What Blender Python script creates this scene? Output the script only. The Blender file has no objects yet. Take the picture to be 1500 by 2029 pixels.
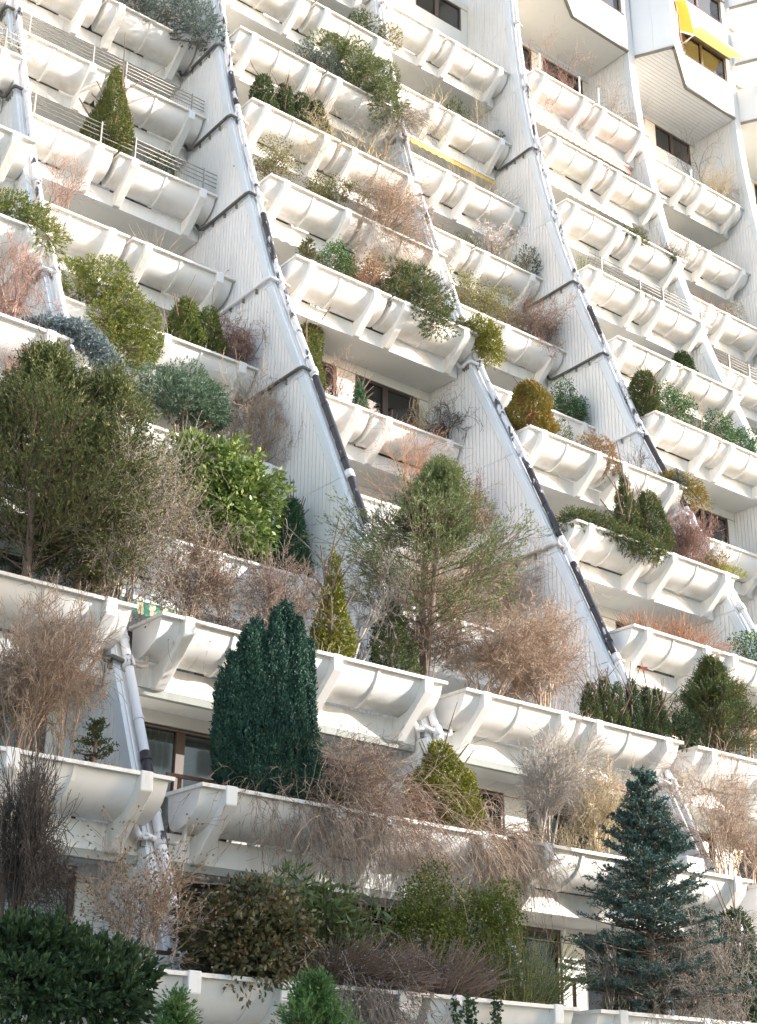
import bpy, math, random
import numpy as np
from math import sin, cos, pi, radians
from mathutils import Matrix, Vector

# ------------------------------------------------------------------ camera, world, sun, exposure
scene = bpy.context.scene
COL = scene.collection
GZ = 29.1                                   # the street lies this far below rim level of the first planter row
CAM = np.array([-4.45597, -29.00744, -27.43413 + GZ])
YAW, PITCH, ROLL, FOC = 0.67745, 0.39725, 0.01339, 3009.39
_c, _s = cos(YAW), sin(YAW)
_r = np.array([_c, -_s, 0.0]); _f0 = np.array([_s, _c, 0.0]); _up = np.array([0, 0, 1.0])
_fw = cos(PITCH)*_f0 + sin(PITCH)*_up
_u = -sin(PITCH)*_f0 + cos(PITCH)*_up
_r2 = cos(ROLL)*_r + sin(ROLL)*_u
_u2 = -sin(ROLL)*_r + cos(ROLL)*_u
cd = bpy.data.cameras.new('camera'); cam = bpy.data.objects.new('camera', cd); COL.objects.link(cam)
cd.sensor_fit = 'HORIZONTAL'; cd.sensor_width = 36.0; cd.lens = 36.0*FOC/1500.0
cd.clip_start = 0.1; cd.clip_end = 3000
m = Matrix(((_r2[0], _u2[0], -_fw[0], CAM[0]), (_r2[1], _u2[1], -_fw[1], CAM[1]), (_r2[2], _u2[2], -_fw[2], CAM[2]), (0, 0, 0, 1)))
cam.matrix_world = m
scene.camera = cam

SUNV = Vector((1.2, -1.0, 0.45)).normalized()
world = bpy.data.worlds.new('World'); scene.world = world; world.use_nodes = True
wn = world.node_tree
bg = wn.nodes['Background']
sky = wn.nodes.new('ShaderNodeTexSky'); sky.sky_type = 'NISHITA'; sky.sun_disc = False
sky.sun_elevation = math.asin(SUNV.z); sky.sun_rotation = math.atan2(SUNV.x, SUNV.y)
sky.air_density = 1.0; sky.dust_density = 1.5; sky.ozone_density = 1.0
wb = wn.nodes.new('ShaderNodeMix'); wb.data_type = 'RGBA'; wb.blend_type = 'MULTIPLY'; wb.inputs[0].default_value = 1.0; wb.inputs[7].default_value = (1.08, 1.0, .955, 1)
wn.links.new(sky.outputs[0], wb.inputs[6]); wn.links.new(wb.outputs[2], bg.inputs[0]); bg.inputs[1].default_value = 0.15
sd = bpy.data.lights.new('sun', 'SUN'); sd.energy = 2.0; sd.angle = radians(0.5); sd.color = (1.0, 0.96, 0.92)
sun = bpy.data.objects.new('sun', sd); COL.objects.link(sun)
sun.rotation_euler = SUNV.to_track_quat('Z', 'Y').to_euler(); sun.location = (20, -20, 60)
scene.view_settings.view_transform = 'Standard'; scene.view_settings.look = 'None'
scene.view_settings.gamma = 1.0; scene.view_settings.use_curve_mapping = False
scene.view_settings.exposure = 2.05
scene.cycles.max_bounces = 8; scene.cycles.diffuse_bounces = 5
scene.cycles.transparent_max_bounces = 8

# ------------------------------------------------------------------ measured layout
W = 6.1325; H = 2.85
Y2 = {i-3: v for i, v in enumerate([-0.06, -0.38, -0.87, -1.53, -2.30, -3.31, -4.51, -5.76, -7.15, -8.66, -10.14, -11.52, -12.97])}
Y1 = {i-3: v for i, v in enumerate([0.45, 0.35, 0.35, -0.23, -0.84, -1.69, -2.70, -3.87, -5.05, -6.41, -7.93, -9.63, -11.49])}
YF = {i-3: v for i, v in enumerate([0.25, -0.08, -0.58, -1.25, -2.09, -3.13, -4.22, -5.59, -6.94, -8.27, -9.57, -10.85, -12.10])}
DZ = {i-3: v for i, v in enumerate([0, .011, -.003, -.029, .041, .032, .01, -.001, -.022, -.043, -.087, -.05, .142])}
Y2[10] = -14.45; Y1[10] = -13.2; YF[10] = -13.5; DZ[10] = .1
YF[-4] = .42; YF[-5] = .5; YF[-6] = .5; YF[-7] = .5
for k in (-4, -5, -6, -7): DZ[k] = 0
def RZ(n): return -n*H + DZ[n] + GZ
OUTB = {0: set(range(0, 11)), 1: {7, 8, 9, 10}, 2: {-3, -2, -1, 0, 1, 2, 3, 7, 8, 9, 10},
        3: {4, 5, 6, 7, 8, 9, 10}, 4: {-2, -1, 0, 1, 2, 3, 7, 8, 9}, 5: {4, 5, 6}, 6: set(), -1: set(range(0, 11))}
def RY(b, n): return Y2[n] if n in OUTB.get(b, ()) else Y1[n]
def RW(b, n): return 2.38 if n <= -2 else RY(b, n-1) + 1.9
def proj(P):
    v = np.asarray(P, float) - CAM; d = v @ _fw
    return 750 + FOC*(v @ _r2)/d, 1014.5 - FOC*(v @ _u2)/d

# ------------------------------------------------------------------ helpers
def tag(o, label=None, cat=None, group=None, kind=None):
    if label: o['label'] = label
    if cat: o['category'] = cat
    if group: o['group'] = group
    if kind: o['kind'] = kind
    return o
def empty(name, loc=(0, 0, 0), parent=None):
    o = bpy.data.objects.new(name, None); COL.objects.link(o); o.location = loc
    o.empty_display_size = .2
    if parent: o.parent = parent
    return o
def link(name, me, mat=None, parent=None, loc=(0, 0, 0)):
    o = bpy.data.objects.new(name, me); COL.objects.link(o)
    if parent is not None: o.parent = parent
    o.location = loc
    if mat is not None and not me.materials: me.materials.append(mat)
    return o
class MB:
    def __init__(s): s.v = []; s.f = []; s.sm = []
    def box(s, x0, x1, y0, y1, z0, z1):
        b = len(s.v)
        s.v += [(x0,y0,z0),(x1,y0,z0),(x1,y1,z0),(x0,y1,z0),(x0,y0,z1),(x1,y0,z1),(x1,y1,z1),(x0,y1,z1)]
        for q in ((0,3,2,1),(4,5,6,7),(0,1,5,4),(1,2,6,5),(2,3,7,6),(3,0,4,7)): s.f.append(tuple(b+i for i in q)); s.sm.append(0)
        return s
    def prism_x(s, poly, x0, x1):          # polygon in (y, z), extruded along x
        b = len(s.v); n = len(poly)
        s.v += [(x0, y, z) for y, z in poly] + [(x1, y, z) for y, z in poly]
        s.f.append(tuple(b+i for i in range(n))); s.sm.append(0)
        s.f.append(tuple(b+n+i for i in reversed(range(n)))); s.sm.append(0)
        for i in range(n):
            j = (i+1) % n; s.f.append((b+j, b+i, b+n+i, b+n+j)); s.sm.append(0)
        return s
    def prism_z(s, poly, z0, z1):          # polygon in (x, y), extruded along z
        b = len(s.v); n = len(poly)
        s.v += [(x, y, z0) for x, y in poly] + [(x, y, z1) for x, y in poly]
        s.f.append(tuple(b+i for i in reversed(range(n)))); s.sm.append(0)
        s.f.append(tuple(b+n+i for i in range(n))); s.sm.append(0)
        for i in range(n):
            j = (i+1) % n; s.f.append((b+i, b+j, b+n+j, b+n+i)); s.sm.append(0)
        return s
    def tube(s, pts, r, k=8, caps=True):
        pts = [Vector(p) for p in pts]; b = len(s.v); n = len(pts)
        rr = r if isinstance(r, (list, tuple)) else [r]*n
        up = None
        for i, p in enumerate(pts):
            d = (pts[min(i+1, n-1)] - pts[max(i-1, 0)]).normalized()
            if up is None:
                up = Vector((0, 0, 1)) if abs(d.z) < .9 else Vector((1, 0, 0))
            a = d.cross(up).normalized(); c = a.cross(d).normalized(); up = c
            for q in range(k):
                t = 2*pi*q/k; s.v.append(tuple(p + (a*cos(t) + c*sin(t))*rr[i]))
        for i in range(n-1):
            for q in range(k):
                q2 = (q+1) % k
                s.f.append((b+i*k+q, b+i*k+q2, b+(i+1)*k+q2, b+(i+1)*k+q)); s.sm.append(1)
        if caps:
            s.f.append(tuple(b+q for q in reversed(range(k)))); s.sm.append(0)
            s.f.append(tuple(b+(n-1)*k+q for q in range(k))); s.sm.append(0)
        return s
    def mesh(s, name):
        me = bpy.data.meshes.new(name); me.from_pydata(s.v, [], s.f)
        me.polygons.foreach_set('use_smooth', [bool(x) for x in s.sm]); me.update()
        return me
    def build(s, name, mat, parent=None, loc=(0, 0, 0)):
        return link(name, s.mesh(name), mat, parent, loc)
def np_mesh(name, verts, nper, smooth=False):
    """verts (N*nper,3), faces of nper corners each"""
    n = len(verts)//nper
    me = bpy.data.meshes.new(name)
    me.vertices.add(len(verts)); me.vertices.foreach_set('co', np.asarray(verts, np.float32).ravel())
    me.loops.add(n*nper); me.loops.foreach_set('vertex_index', np.arange(n*nper, dtype=np.int32))
    me.polygons.add(n); me.polygons.foreach_set('loop_start', np.arange(0, n*nper, nper, dtype=np.int32))
    me.update(calc_edges=True)
    return me

# ------------------------------------------------------------------ materials
class NT:
    def __init__(s, name):
        s.m = bpy.data.materials.new(name); s.m.use_nodes = True; s.t = s.m.node_tree
        s.b = s.t.nodes['Principled BSDF']; s.out = s.t.nodes['Material Output']
    def n(s, ty, **k):
        x = s.t.nodes.new(ty)
        for a, v in k.items():
            if a.startswith('i_'): x.inputs[a[2:].replace('_', ' ')].default_value = v
            else: setattr(x, a, v)
        return x
    def l(s, a, b): s.t.links.new(a, b)
    def coord(s, which='Object', scale=(1, 1, 1)):
        c = s.n('ShaderNodeTexCoord'); mp = s.n('ShaderNodeMapping'); mp.inputs['Scale'].default_value = scale
        s.l(c.outputs[which], mp.inputs[0]); return mp.outputs[0]
    def noise(s, vec, scale, detail=4, rough=.55):
        x = s.n('ShaderNodeTexNoise'); x.inputs['Scale'].default_value = scale; x.inputs['Detail'].default_value = detail
        x.inputs['Roughness'].default_value = rough; s.l(vec, x.inputs['Vector']); return x.outputs[0]
    def ramp(s, fac, stops):
        r = s.n('ShaderNodeValToRGB'); e = r.color_ramp.elements
        while len(e) < len(stops): e.new(.5)
        for i, (p, c) in enumerate(stops):
            e[i].position = p; e[i].color = (c[0], c[1], c[2], 1) if not isinstance(c, float) else (c, c, c, 1)
        s.l(fac, r.inputs[0]); return r.outputs[0]
    def mix(s, fac, a, b, mode='MIX'):
        x = s.n('ShaderNodeMix'); x.data_type = 'RGBA'; x.blend_type = mode
        if isinstance(fac, float): x.inputs[0].default_value = fac
        else: s.l(fac, x.inputs[0])
        for i, v in ((6, a), (7, b)):
            if isinstance(v, tuple): x.inputs[i].default_value = (v[0], v[1], v[2], 1)
            else: s.l(v, x.inputs[i])
        return x.outputs[2]
    def bump(s, h, strength=.2, dist=.01):
        x = s.n('ShaderNodeBump'); x.inputs['Strength'].default_value = strength; x.inputs['Distance'].default_value = dist
        s.l(h, x.inputs['Height']); s.l(x.outputs[0], s.b.inputs['Normal'])
def weathered(name, col, dirt=(.42, .38, .31), amount=.35, rough=.55, streak=True, scale=1.0, spots=0.0, bump=.15):
    t = NT(name)
    g = t.n('ShaderNodeNewGeometry')
    mp = t.n('ShaderNodeMapping'); t.l(g.outputs['Position'], mp.inputs[0])
    mp.inputs['Scale'].default_value = (1, 1, .22 if streak else 1)
    a = t.noise(mp.outputs[0], 3.2*scale, 6, .65)
    m1 = t.ramp(a, [(.5, 0.0), (.78, 1.0)])
    fine = t.noise(g.outputs['Position'], 38, 3)
    big = t.noise(g.outputs['Position'], .6, 2)
    c = t.mix(big, tuple(x*.93 for x in col), tuple(min(1, x*1.03) for x in col))
    x = t.n('ShaderNodeMath', operation='MULTIPLY'); t.l(m1, x.inputs[0]); x.inputs[1].default_value = amount
    c = t.mix(x.outputs[0], c, dirt)
    g2 = t.n('ShaderNodeMapping'); t.l(g.outputs['Position'], g2.inputs[0]); g2.inputs['Scale'].default_value = (1, 1, .07)
    s2 = t.ramp(t.noise(g2.outputs[0], 11*scale, 3, .6), [(.56, 0.0), (.72, 1.0)])
    ms_ = t.n('ShaderNodeMath', operation='MULTIPLY'); t.l(s2, ms_.inputs[0]); ms_.inputs[1].default_value = amount*.45 if streak else 0.0
    c = t.mix(ms_.outputs[0], c, tuple(q*1.25 for q in dirt))
    if spots:
        sp = t.ramp(t.noise(g.outputs['Position'], 9, 5, .7), [(.66, 0.0), (.74, 1.0)])
        y = t.n('ShaderNodeMath', operation='MULTIPLY'); t.l(sp, y.inputs[0]); y.inputs[1].default_value = spots
        c = t.mix(y.outputs[0], c, (.16, .12, .09))
    t.l(c, t.b.inputs['Base Color']); t.b.inputs['Roughness'].default_value = rough
    t.bump(fine, bump, .004)
    return t.m
M = {}
M['trough'] = weathered('trough_fibre_cement', (.80, .79, .775), amount=.16, rough=.5)
t = NT('trough_fibre_cement_stained'); g = t.n('ShaderNodeNewGeometry'); oc = t.n('ShaderNodeTexCoord'); sx = t.n('ShaderNodeSeparateXYZ'); t.l(oc.outputs['Object'], sx.inputs[0])
nz = t.noise(g.outputs['Position'], 2.6, 6, .65); n2 = t.noise(g.outputs['Position'], 30, 3)
mp = t.n('ShaderNodeMapping'); t.l(g.outputs['Position'], mp.inputs[0]); mp.inputs['Scale'].default_value = (1, 1, .08); st = t.ramp(t.noise(mp.outputs[0], 9, 4, .6), [(.55, 0.0), (.75, 1.0)])
low = t.n('ShaderNodeMapRange'); t.l(sx.outputs[2], low.inputs[0]); low.inputs[1].default_value = -.40; low.inputs[2].default_value = -.57; low.inputs[3].default_value = 0; low.inputs[4].default_value = 1
m1 = t.n('ShaderNodeMath', operation='MULTIPLY'); t.l(low.outputs[0], m1.inputs[0]); t.l(t.ramp(nz, [(.36, 0.0), (.62, 1.0)]), m1.inputs[1])
m2 = t.n('ShaderNodeMath', operation='MULTIPLY'); t.l(m1.outputs[0], m2.inputs[0]); m2.inputs[1].default_value = .5
m3 = t.n('ShaderNodeMath', operation='MULTIPLY'); t.l(st, m3.inputs[0]); m3.inputs[1].default_value = .16
c = t.mix(t.noise(g.outputs['Position'], .5, 2), (.755, .745, .73), (.82, .81, .80)); c = t.mix(m3.outputs[0], c, (.5, .45, .37)); c = t.mix(m2.outputs[0], c, (.40, .36, .25))
t.l(c, t.b.inputs['Base Color']); t.b.inputs['Roughness'].default_value = .55; t.bump(n2, .15, .004); M['trough'] = t.m
M['rim'] = weathered('rim_fibre_cement', (.77, .75, .71), dirt=(.36, .27, .19), amount=.5, scale=2.2)
M['rib'] = weathered('joint_strip', (.79, .775, .74), amount=.25)
M['concrete'] = weathered('painted_concrete', (.78, .775, .76), dirt=(.4, .37, .33), amount=.35, rough=.7, spots=.12)
M['concrete2'] = weathered('painted_concrete_worn', (.72, .71, .68), dirt=(.34, .31, .26), amount=.65, rough=.75, spots=.35)
M['soffit'] = weathered('soffit_paint', (.74, .74, .70), amount=.12, rough=.8, streak=False)
M['wall'] = weathered('wall_panel', (.76, .75, .71), amount=.12, rough=.6)
M['clad'] = weathered('cladding_paint', (.80, .80, .805), dirt=(.5, .48, .44), amount=.28, rough=.45)
M['fin'] = weathered('fin_concrete', (.74, .75, .76), amount=.3, rough=.6)
M['flash'] = weathered('flashing_metal', (.68, .73, .79), amount=.15, rough=.35)
M['panel'] = weathered('facade_panel', (.80, .80, .80), amount=.05, rough=.4)
M['edge'] = weathered('drip_edge', (.22, .21, .18), amount=.4, rough=.6)
M['slabedge'] = weathered('raw_concrete', (.3, .32, .3), dirt=(.16, .17, .15), amount=.6, rough=.85)
def flaky(name, base, under, lo, hi):
    t = NT(name); g = t.n('ShaderNodeNewGeometry')
    mp = t.n('ShaderNodeMapping'); t.l(g.outputs['Position'], mp.inputs[0]); mp.inputs['Scale'].default_value = (1.8, 1, .45)
    f = t.ramp(t.noise(mp.outputs[0], 4.5, 6, .62), [(lo, 0.0), (hi, 1.0)])
    c = t.mix(f, base, under); t.l(c, t.b.inputs['Base Color']); t.b.inputs['Roughness'].default_value = .45
    return t.m
M['pipe'] = flaky('pipe_white_paint', (.76, .76, .78), (.12, .11, .12), .68, .72)
M['pipe_mixed'] = flaky('pipe_peeling_paint', (.72, .71, .73), (.06, .055, .06), .54, .6)
M['pipe_dark'] = flaky('pipe_bare_bitumen', (.035, .033, .038), (.62, .6, .62), .62, .66)
M['pipe_grey'] = flaky('pipe_grey_plastic', (.10, .095, .09), (.4, .37, .33), .6, .7)
M['pipe_tan'] = flaky('pipe_weathered', (.42, .37, .32), (.7, .68, .64), .5, .6)
def plain(name, col, rough=.5, metal=0.0):
    t = NT(name); g = t.n('ShaderNodeNewGeometry')
    n_ = t.noise(g.outputs['Position'], 14, 3)
    c = t.mix(n_, tuple(x*.85 for x in col), tuple(min(1, x*1.12) for x in col))
    t.l(c, t.b.inputs['Base Color']); t.b.inputs['Roughness'].default_value = rough; t.b.inputs['Metallic'].default_value = metal
    return t.m
M['frame'] = plain('window_frame_brown', (.085, .055, .045), .5)
M['frame_white'] = plain('window_frame_white', (.7, .7, .68), .5)
M['steel'] = plain('galvanised_rail', (.33, .31, .29), .5, .2)
M['post'] = plain('timber_post', (.2, .1, .07), .7)
M['soil'] = plain('planting_soil', (.05, .036, .026), .95)
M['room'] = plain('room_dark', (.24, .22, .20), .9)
def cloth(name, col, tr=.45):
    t = NT(name); t.b.inputs['Base Color'].default_value = (*col, 1); t.b.inputs['Roughness'].default_value = .8
    tl = t.n('ShaderNodeBsdfTranslucent'); tl.inputs[0].default_value = (*col, 1); ms = t.n('ShaderNodeMixShader'); ms.inputs[0].default_value = tr
    t.l(t.b.outputs[0], ms.inputs[1]); t.l(tl.outputs[0], ms.inputs[2]); t.l(ms.outputs[0], t.out.inputs[0]); return t.m
M['yellow'] = cloth('awning_yellow', (.80, .27, .003))
M['yellow2'] = cloth('awning_pale_yellow', (.84, .62, .20))
M['yellow3'] = plain('awning_dull_yellow', (.72, .5, .12), .7)
M['cream'] = plain('awning_cream', (.78, .66, .42), .7)
M['pink'] = plain('awning_salmon', (.68, .33, .25), .7)
M['whitecloth'] = plain('awning_white', (.72, .7, .66), .7)
M['green'] = plain('awning_green', (.06, .3, .2), .7)
M['red'] = plain('red_plastic', (.7, .06, .04), .5)
t = NT('window_glass'); t.b.inputs['Base Color'].default_value = (.9, .95, .95, 1)
tr = t.n('ShaderNodeBsdfTransparent'); gl = t.n('ShaderNodeBsdfGlossy'); gl.inputs['Roughness'].default_value = .03
fr = t.n('ShaderNodeFresnel'); fr.inputs[0].default_value = 1.6
mx = t.n('ShaderNodeMixShader'); tr.inputs[0].default_value = (.78, .84, .82, 1)
ad = t.n('ShaderNodeMath', operation='ADD'); ad.inputs[1].default_value = .10; t.l(fr.outputs[0], ad.inputs[0])
t.l(ad.outputs[0], mx.inputs[0]); t.l(tr.outputs[0], mx.inputs[1]); t.l(gl.outputs[0], mx.inputs[2]); t.l(mx.outputs[0], t.out.inputs[0])
M['glass'] = t.m
t = NT('curtain'); v = t.coord('Object', (1, 1, 1)); wv = t.n('ShaderNodeTexWave'); wv.bands_direction = 'X'
wv.inputs['Scale'].default_value = 2.6; wv.inputs['Distortion'].default_value = 1.5; wv.inputs['Detail'].default_value = 2; t.l(v, wv.inputs[0])
t.l(t.mix(wv.outputs[1], (.42, .42, .38), (.6, .6, .55)), t.b.inputs['Base Color']); t.b.inputs['Roughness'].default_value = .9
t.bump(wv.outputs[1], .6, .03); M['curtain'] = t.m
t = NT('grass_and_paving'); v = t.coord('Object'); nn = t.noise(v, .3, 5); n2 = t.noise(v, 9, 4)
c = t.mix(t.ramp(nn, [(.45, 0.0), (.55, 1.0)]), (.16, .17, .08), (.42, .41, .38)); c = t.mix(.4, c, t.ramp(n2, [(.3, (.08, .08, .05)), (.7, (.3, .29, .24))]))
t.l(c, t.b.inputs['Base Color']); t.b.inputs['Roughness'].default_value = .9; M['ground'] = t.m
def foliage(name, dark, mid, light, odd=None, oddamt=.0, trans=.18, rough=.62):
    t = NT(name); g = t.n('ShaderNodeNewGeometry')
    rnd = g.outputs['Random Per Island']
    c = t.ramp(rnd, [(0, dark), (.5, mid), (1, light)])
    co = t.coord('Object'); nz = t.noise(co, 2.2, 3)
    c = t.mix(t.ramp(nz, [(.38, 0.0), (.66, 1.0)]), c, t.mix(.55, c, light), 'MIX')
    if odd:
        om = t.ramp(t.noise(co, 3.1, 2), [(.62-oddamt*.2, 0.0), (.68-oddamt*.2, 1.0)])
        c = t.mix(om, c, odd)
    t.l(c, t.b.inputs['Base Color']); t.b.inputs['Roughness'].default_value = rough
    t.b.inputs['Specular IOR Level'].default_value = .3
    tl = t.n('ShaderNodeBsdfTranslucent'); t.l(c, tl.inputs[0]); ms = t.n('ShaderNodeMixShader'); ms.inputs[0].default_value = trans
    t.l(t.b.outputs[0], ms.inputs[1]); t.l(tl.outputs[0], ms.inputs[2]); t.l(ms.outputs[0], t.out.inputs[0])
    return t.m
F = {
 'thuja': foliage('leaf_thuja', (.055, .075, .02), (.10, .13, .035), (.19, .20, .055)),
 'thuja_dark': foliage('leaf_thuja_dark', (.03, .055, .02), (.055, .09, .03), (.10, .14, .045)),
 'cypress': foliage('leaf_cypress', (.05, .08, .035), (.085, .12, .04), (.15, .17, .06), (.22, .17, .06), .1),
 'bigcypress': foliage('leaf_big_cypress', (.04, .065, .025), (.085, .115, .04), (.20, .20, .07), (.24, .19, .08), -.1),
 'juniper': foliage('leaf_juniper', (.08, .11, .025), (.15, .19, .04), (.26, .28, .07), (.42, .22, .05), -.15),
 'juniper_blue': foliage('leaf_blue_juniper', (.06, .11, .075), (.10, .17, .11), (.18, .25, .16), (.3, .17, .06), -.45),
 'golden': foliage('leaf_golden', (.09, .12, .015), (.19, .20, .025), (.32, .30, .05)),
 'goldbrown': foliage('leaf_goldbrown', (.11, .11, .025), (.22, .18, .04), (.36, .27, .06), (.3, .14, .05), .15),
 'orange': foliage('leaf_orangebrown', (.17, .09, .03), (.30, .17, .06), (.42, .27, .10)),
 'pine': foliage('leaf_pine', (.07, .10, .04), (.135, .175, .065), (.25, .28, .12)),
 'pine_blue': foliage('leaf_bluepine', (.05, .075, .06), (.10, .14, .12), (.2, .25, .22)),
 'spruce': foliage('needle_blue_spruce', (.022, .06, .048), (.045, .105, .085), (.10, .19, .16), trans=.08),
 'spruce_weep': foliage('needle_weeping_spruce', (.09, .11, .10), (.19, .24, .25), (.33, .40, .42), (.17, .13, .07), -.1),
 'yew': foliage('leaf_yew', (.01, .036, .026), (.02, .062, .044), (.06, .13, .09), trans=.06),
 'emerald': foliage('leaf_emerald', (.03, .09, .05), (.06, .15, .08), (.12, .24, .12)),
 'laurel': foliage('leaf_laurel', (.06, .11, .025), (.14, .21, .05), (.28, .34, .11), rough=.3, trans=.15),
 'holly': foliage('leaf_holly', (.02, .07, .02), (.045, .125, .035), (.11, .21, .06), rough=.35),
 'box': foliage('leaf_box', (.05, .085, .012), (.10, .14, .025), (.2, .22, .05)),
 'olive': foliage('leaf_olive', (.09, .10, .035), (.17, .17, .06), (.28, .26, .11)),
 'rhodo': foliage('leaf_rhododendron', (.04, .075, .025), (.09, .14, .05), (.19, .22, .09), rough=.4),
 'darkshrub': foliage('leaf_dark_copper', (.035, .055, .025), (.08, .09, .04), (.2, .16, .08), (.16, .1, .05), .1, rough=.4),
 'darkjuniper': foliage('leaf_dark_juniper', (.02, .045, .025), (.04, .075, .035), (.08, .13, .05)),
 'bright': foliage('leaf_bright_thuja', (.04, .10, .035), (.08, .17, .055), (.17, .28, .09)),
 'lime': foliage('leaf_lime', (.16, .2, .02), (.28, .3, .04), (.45, .42, .08)),
 'copper': foliage('leaf_copper', (.16, .10, .06), (.28, .17, .10), (.38, .28, .16)),
 'greygreen': foliage('leaf_grey', (.16, .17, .14), (.26, .27, .23), (.4, .4, .36)),
 'heather': foliage('leaf_grey_heather', (.10, .11, .12), (.18, .18, .20), (.3, .3, .33)),
 'blossom': foliage('petal_white', (.6, .5, .48), (.75, .66, .62), (.85, .8, .76)),
 'redberry': foliage('twig_bright_red', (.5, .03, .02), (.6, .05, .04), (.7, .1, .07)),
}
def bark(name, a, b):
    t = NT(name); g = t.n('ShaderNodeNewGeometry'); c = t.ramp(g.outputs['Random Per Island'], [(0, a), (1, b)])
    t.l(c, t.b.inputs['Base Color']); t.b.inputs['Roughness'].default_value = .8; return t.m
B = {'tan': bark('twig_tan', (.28, .19, .13), (.56, .42, .31)), 'red': bark('twig_redbrown', (.22, .12, .095), (.42, .26, .20)),
     'grey': bark('twig_grey', (.17, .14, .11), (.36, .30, .25)), 'dark': bark('twig_dark', (.05, .04, .035), (.13, .10, .08)),
     'trunk': bark('bark_brown', (.13, .085, .06), (.24, .17, .12)), 'pale': bark('bark_pale', (.33, .28, .24), (.5, .44, .38)),
     'rust': bark('twig_rust', (.28, .13, .07), (.46, .25, .14)), 'straw': bark('stem_straw', (.4, .31, .19), (.6, .5, .33)),
     'violet': bark('twig_brown', (.17, .12, .09), (.38, .28, .22)), 'greentwig': bark('twig_green', (.10, .13, .04), (.24, .25, .09))}

# ------------------------------------------------------------------ ground and an unseen neighbouring block, added behind the camera to cast shade
g = MB(); g.v = [(-900, -900, 0), (900, -900, 0), (900, 900, 0), (-900, 900, 0)]; g.f = [(0, 1, 2, 3)]; g.sm = [0]
tag(g.build('ground', M['ground']), kind='structure')

nb = tag(empty('apartment_building', (58, -66, 0)), 'neighbouring terraced block across the green, its sloping end casting shade on the lower terraces', 'building')
shade_prof = [(-34, 0), (-34, 45), (-4.5, 45), (0, 41.5), (3, 37.2), (6.8, 31.8), (9.4, 28.2), (12.2, 24.6), (16, 18.5), (21, 11.5), (27, 5), (33, 0)]  # outline shaped to the shade edge wanted on the lower terraces
q = MB(); k = len(shade_prof)
q.v = [(x, 6, z) for x, z in shade_prof] + [(x, -9, z) for x, z in shade_prof]
q.f = [tuple(range(k)), tuple(range(2*k-1, k-1, -1))] + [(i, k+i, k+(i+1) % k, (i+1) % k) for i in range(k)]; q.sm = [0]*len(q.f)
nw = q.build('wall', M['wall'], nb)
for fl in range(15):
    for xx in range(-32, 30, 5):
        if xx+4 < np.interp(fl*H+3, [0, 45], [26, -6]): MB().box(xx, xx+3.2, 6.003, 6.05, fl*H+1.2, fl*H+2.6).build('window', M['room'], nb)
# ------------------------------------------------------------------ the terrace building
bld = tag(empty('apartment_building', (0, 0, 0)), 'huge white terraced apartment block with curved fin walls and rows of planted balconies', 'building')
BAYS = range(-1, 7)
BR = [(.82, 1.01), (2.73, 2.92), (3.66, 3.85), (5.60, 5.79)]
def rows_of(b):
    lo = {-1: 2, 0: 0, 1: -1, 2: -2, 3: -2, 4: -2, 5: -2, 6: -2}[b]
    hi = {-1: 9, 0: 10, 1: 10, 2: 10, 3: 10, 4: 9, 5: 6, 6: 4}[b]
    return range(lo, hi+1)
brk = MB().prism_x([(-.06, .012), (-.06, -.25), (.33, -.62), (.70, -.965), (.83, -.965), (.83, -.60), (.62, -.56), (.42, -.50), (.22, -.36), (.08, .012)], 0, .19)
brk_me = brk.mesh('bracket'); brk_me.materials.append(M['concrete'])
bm_mod = None
brk_me2 = brk_me.copy(); brk_me2.materials.clear(); brk_me2.materials.append(M['concrete2'])
def bevel_mesh(me, w=.012):
    import bmesh
    bm = bmesh.new(); bm.from_mesh(me)
    bmesh.ops.bevel(bm, geom=list(bm.edges), offset=w, segments=1, affect='EDGES', profile=.5)
    bm.to_mesh(me); bm.free()
bevel_mesh(brk_me); bevel_mesh(brk_me2)
rng = random.Random(5)
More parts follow.
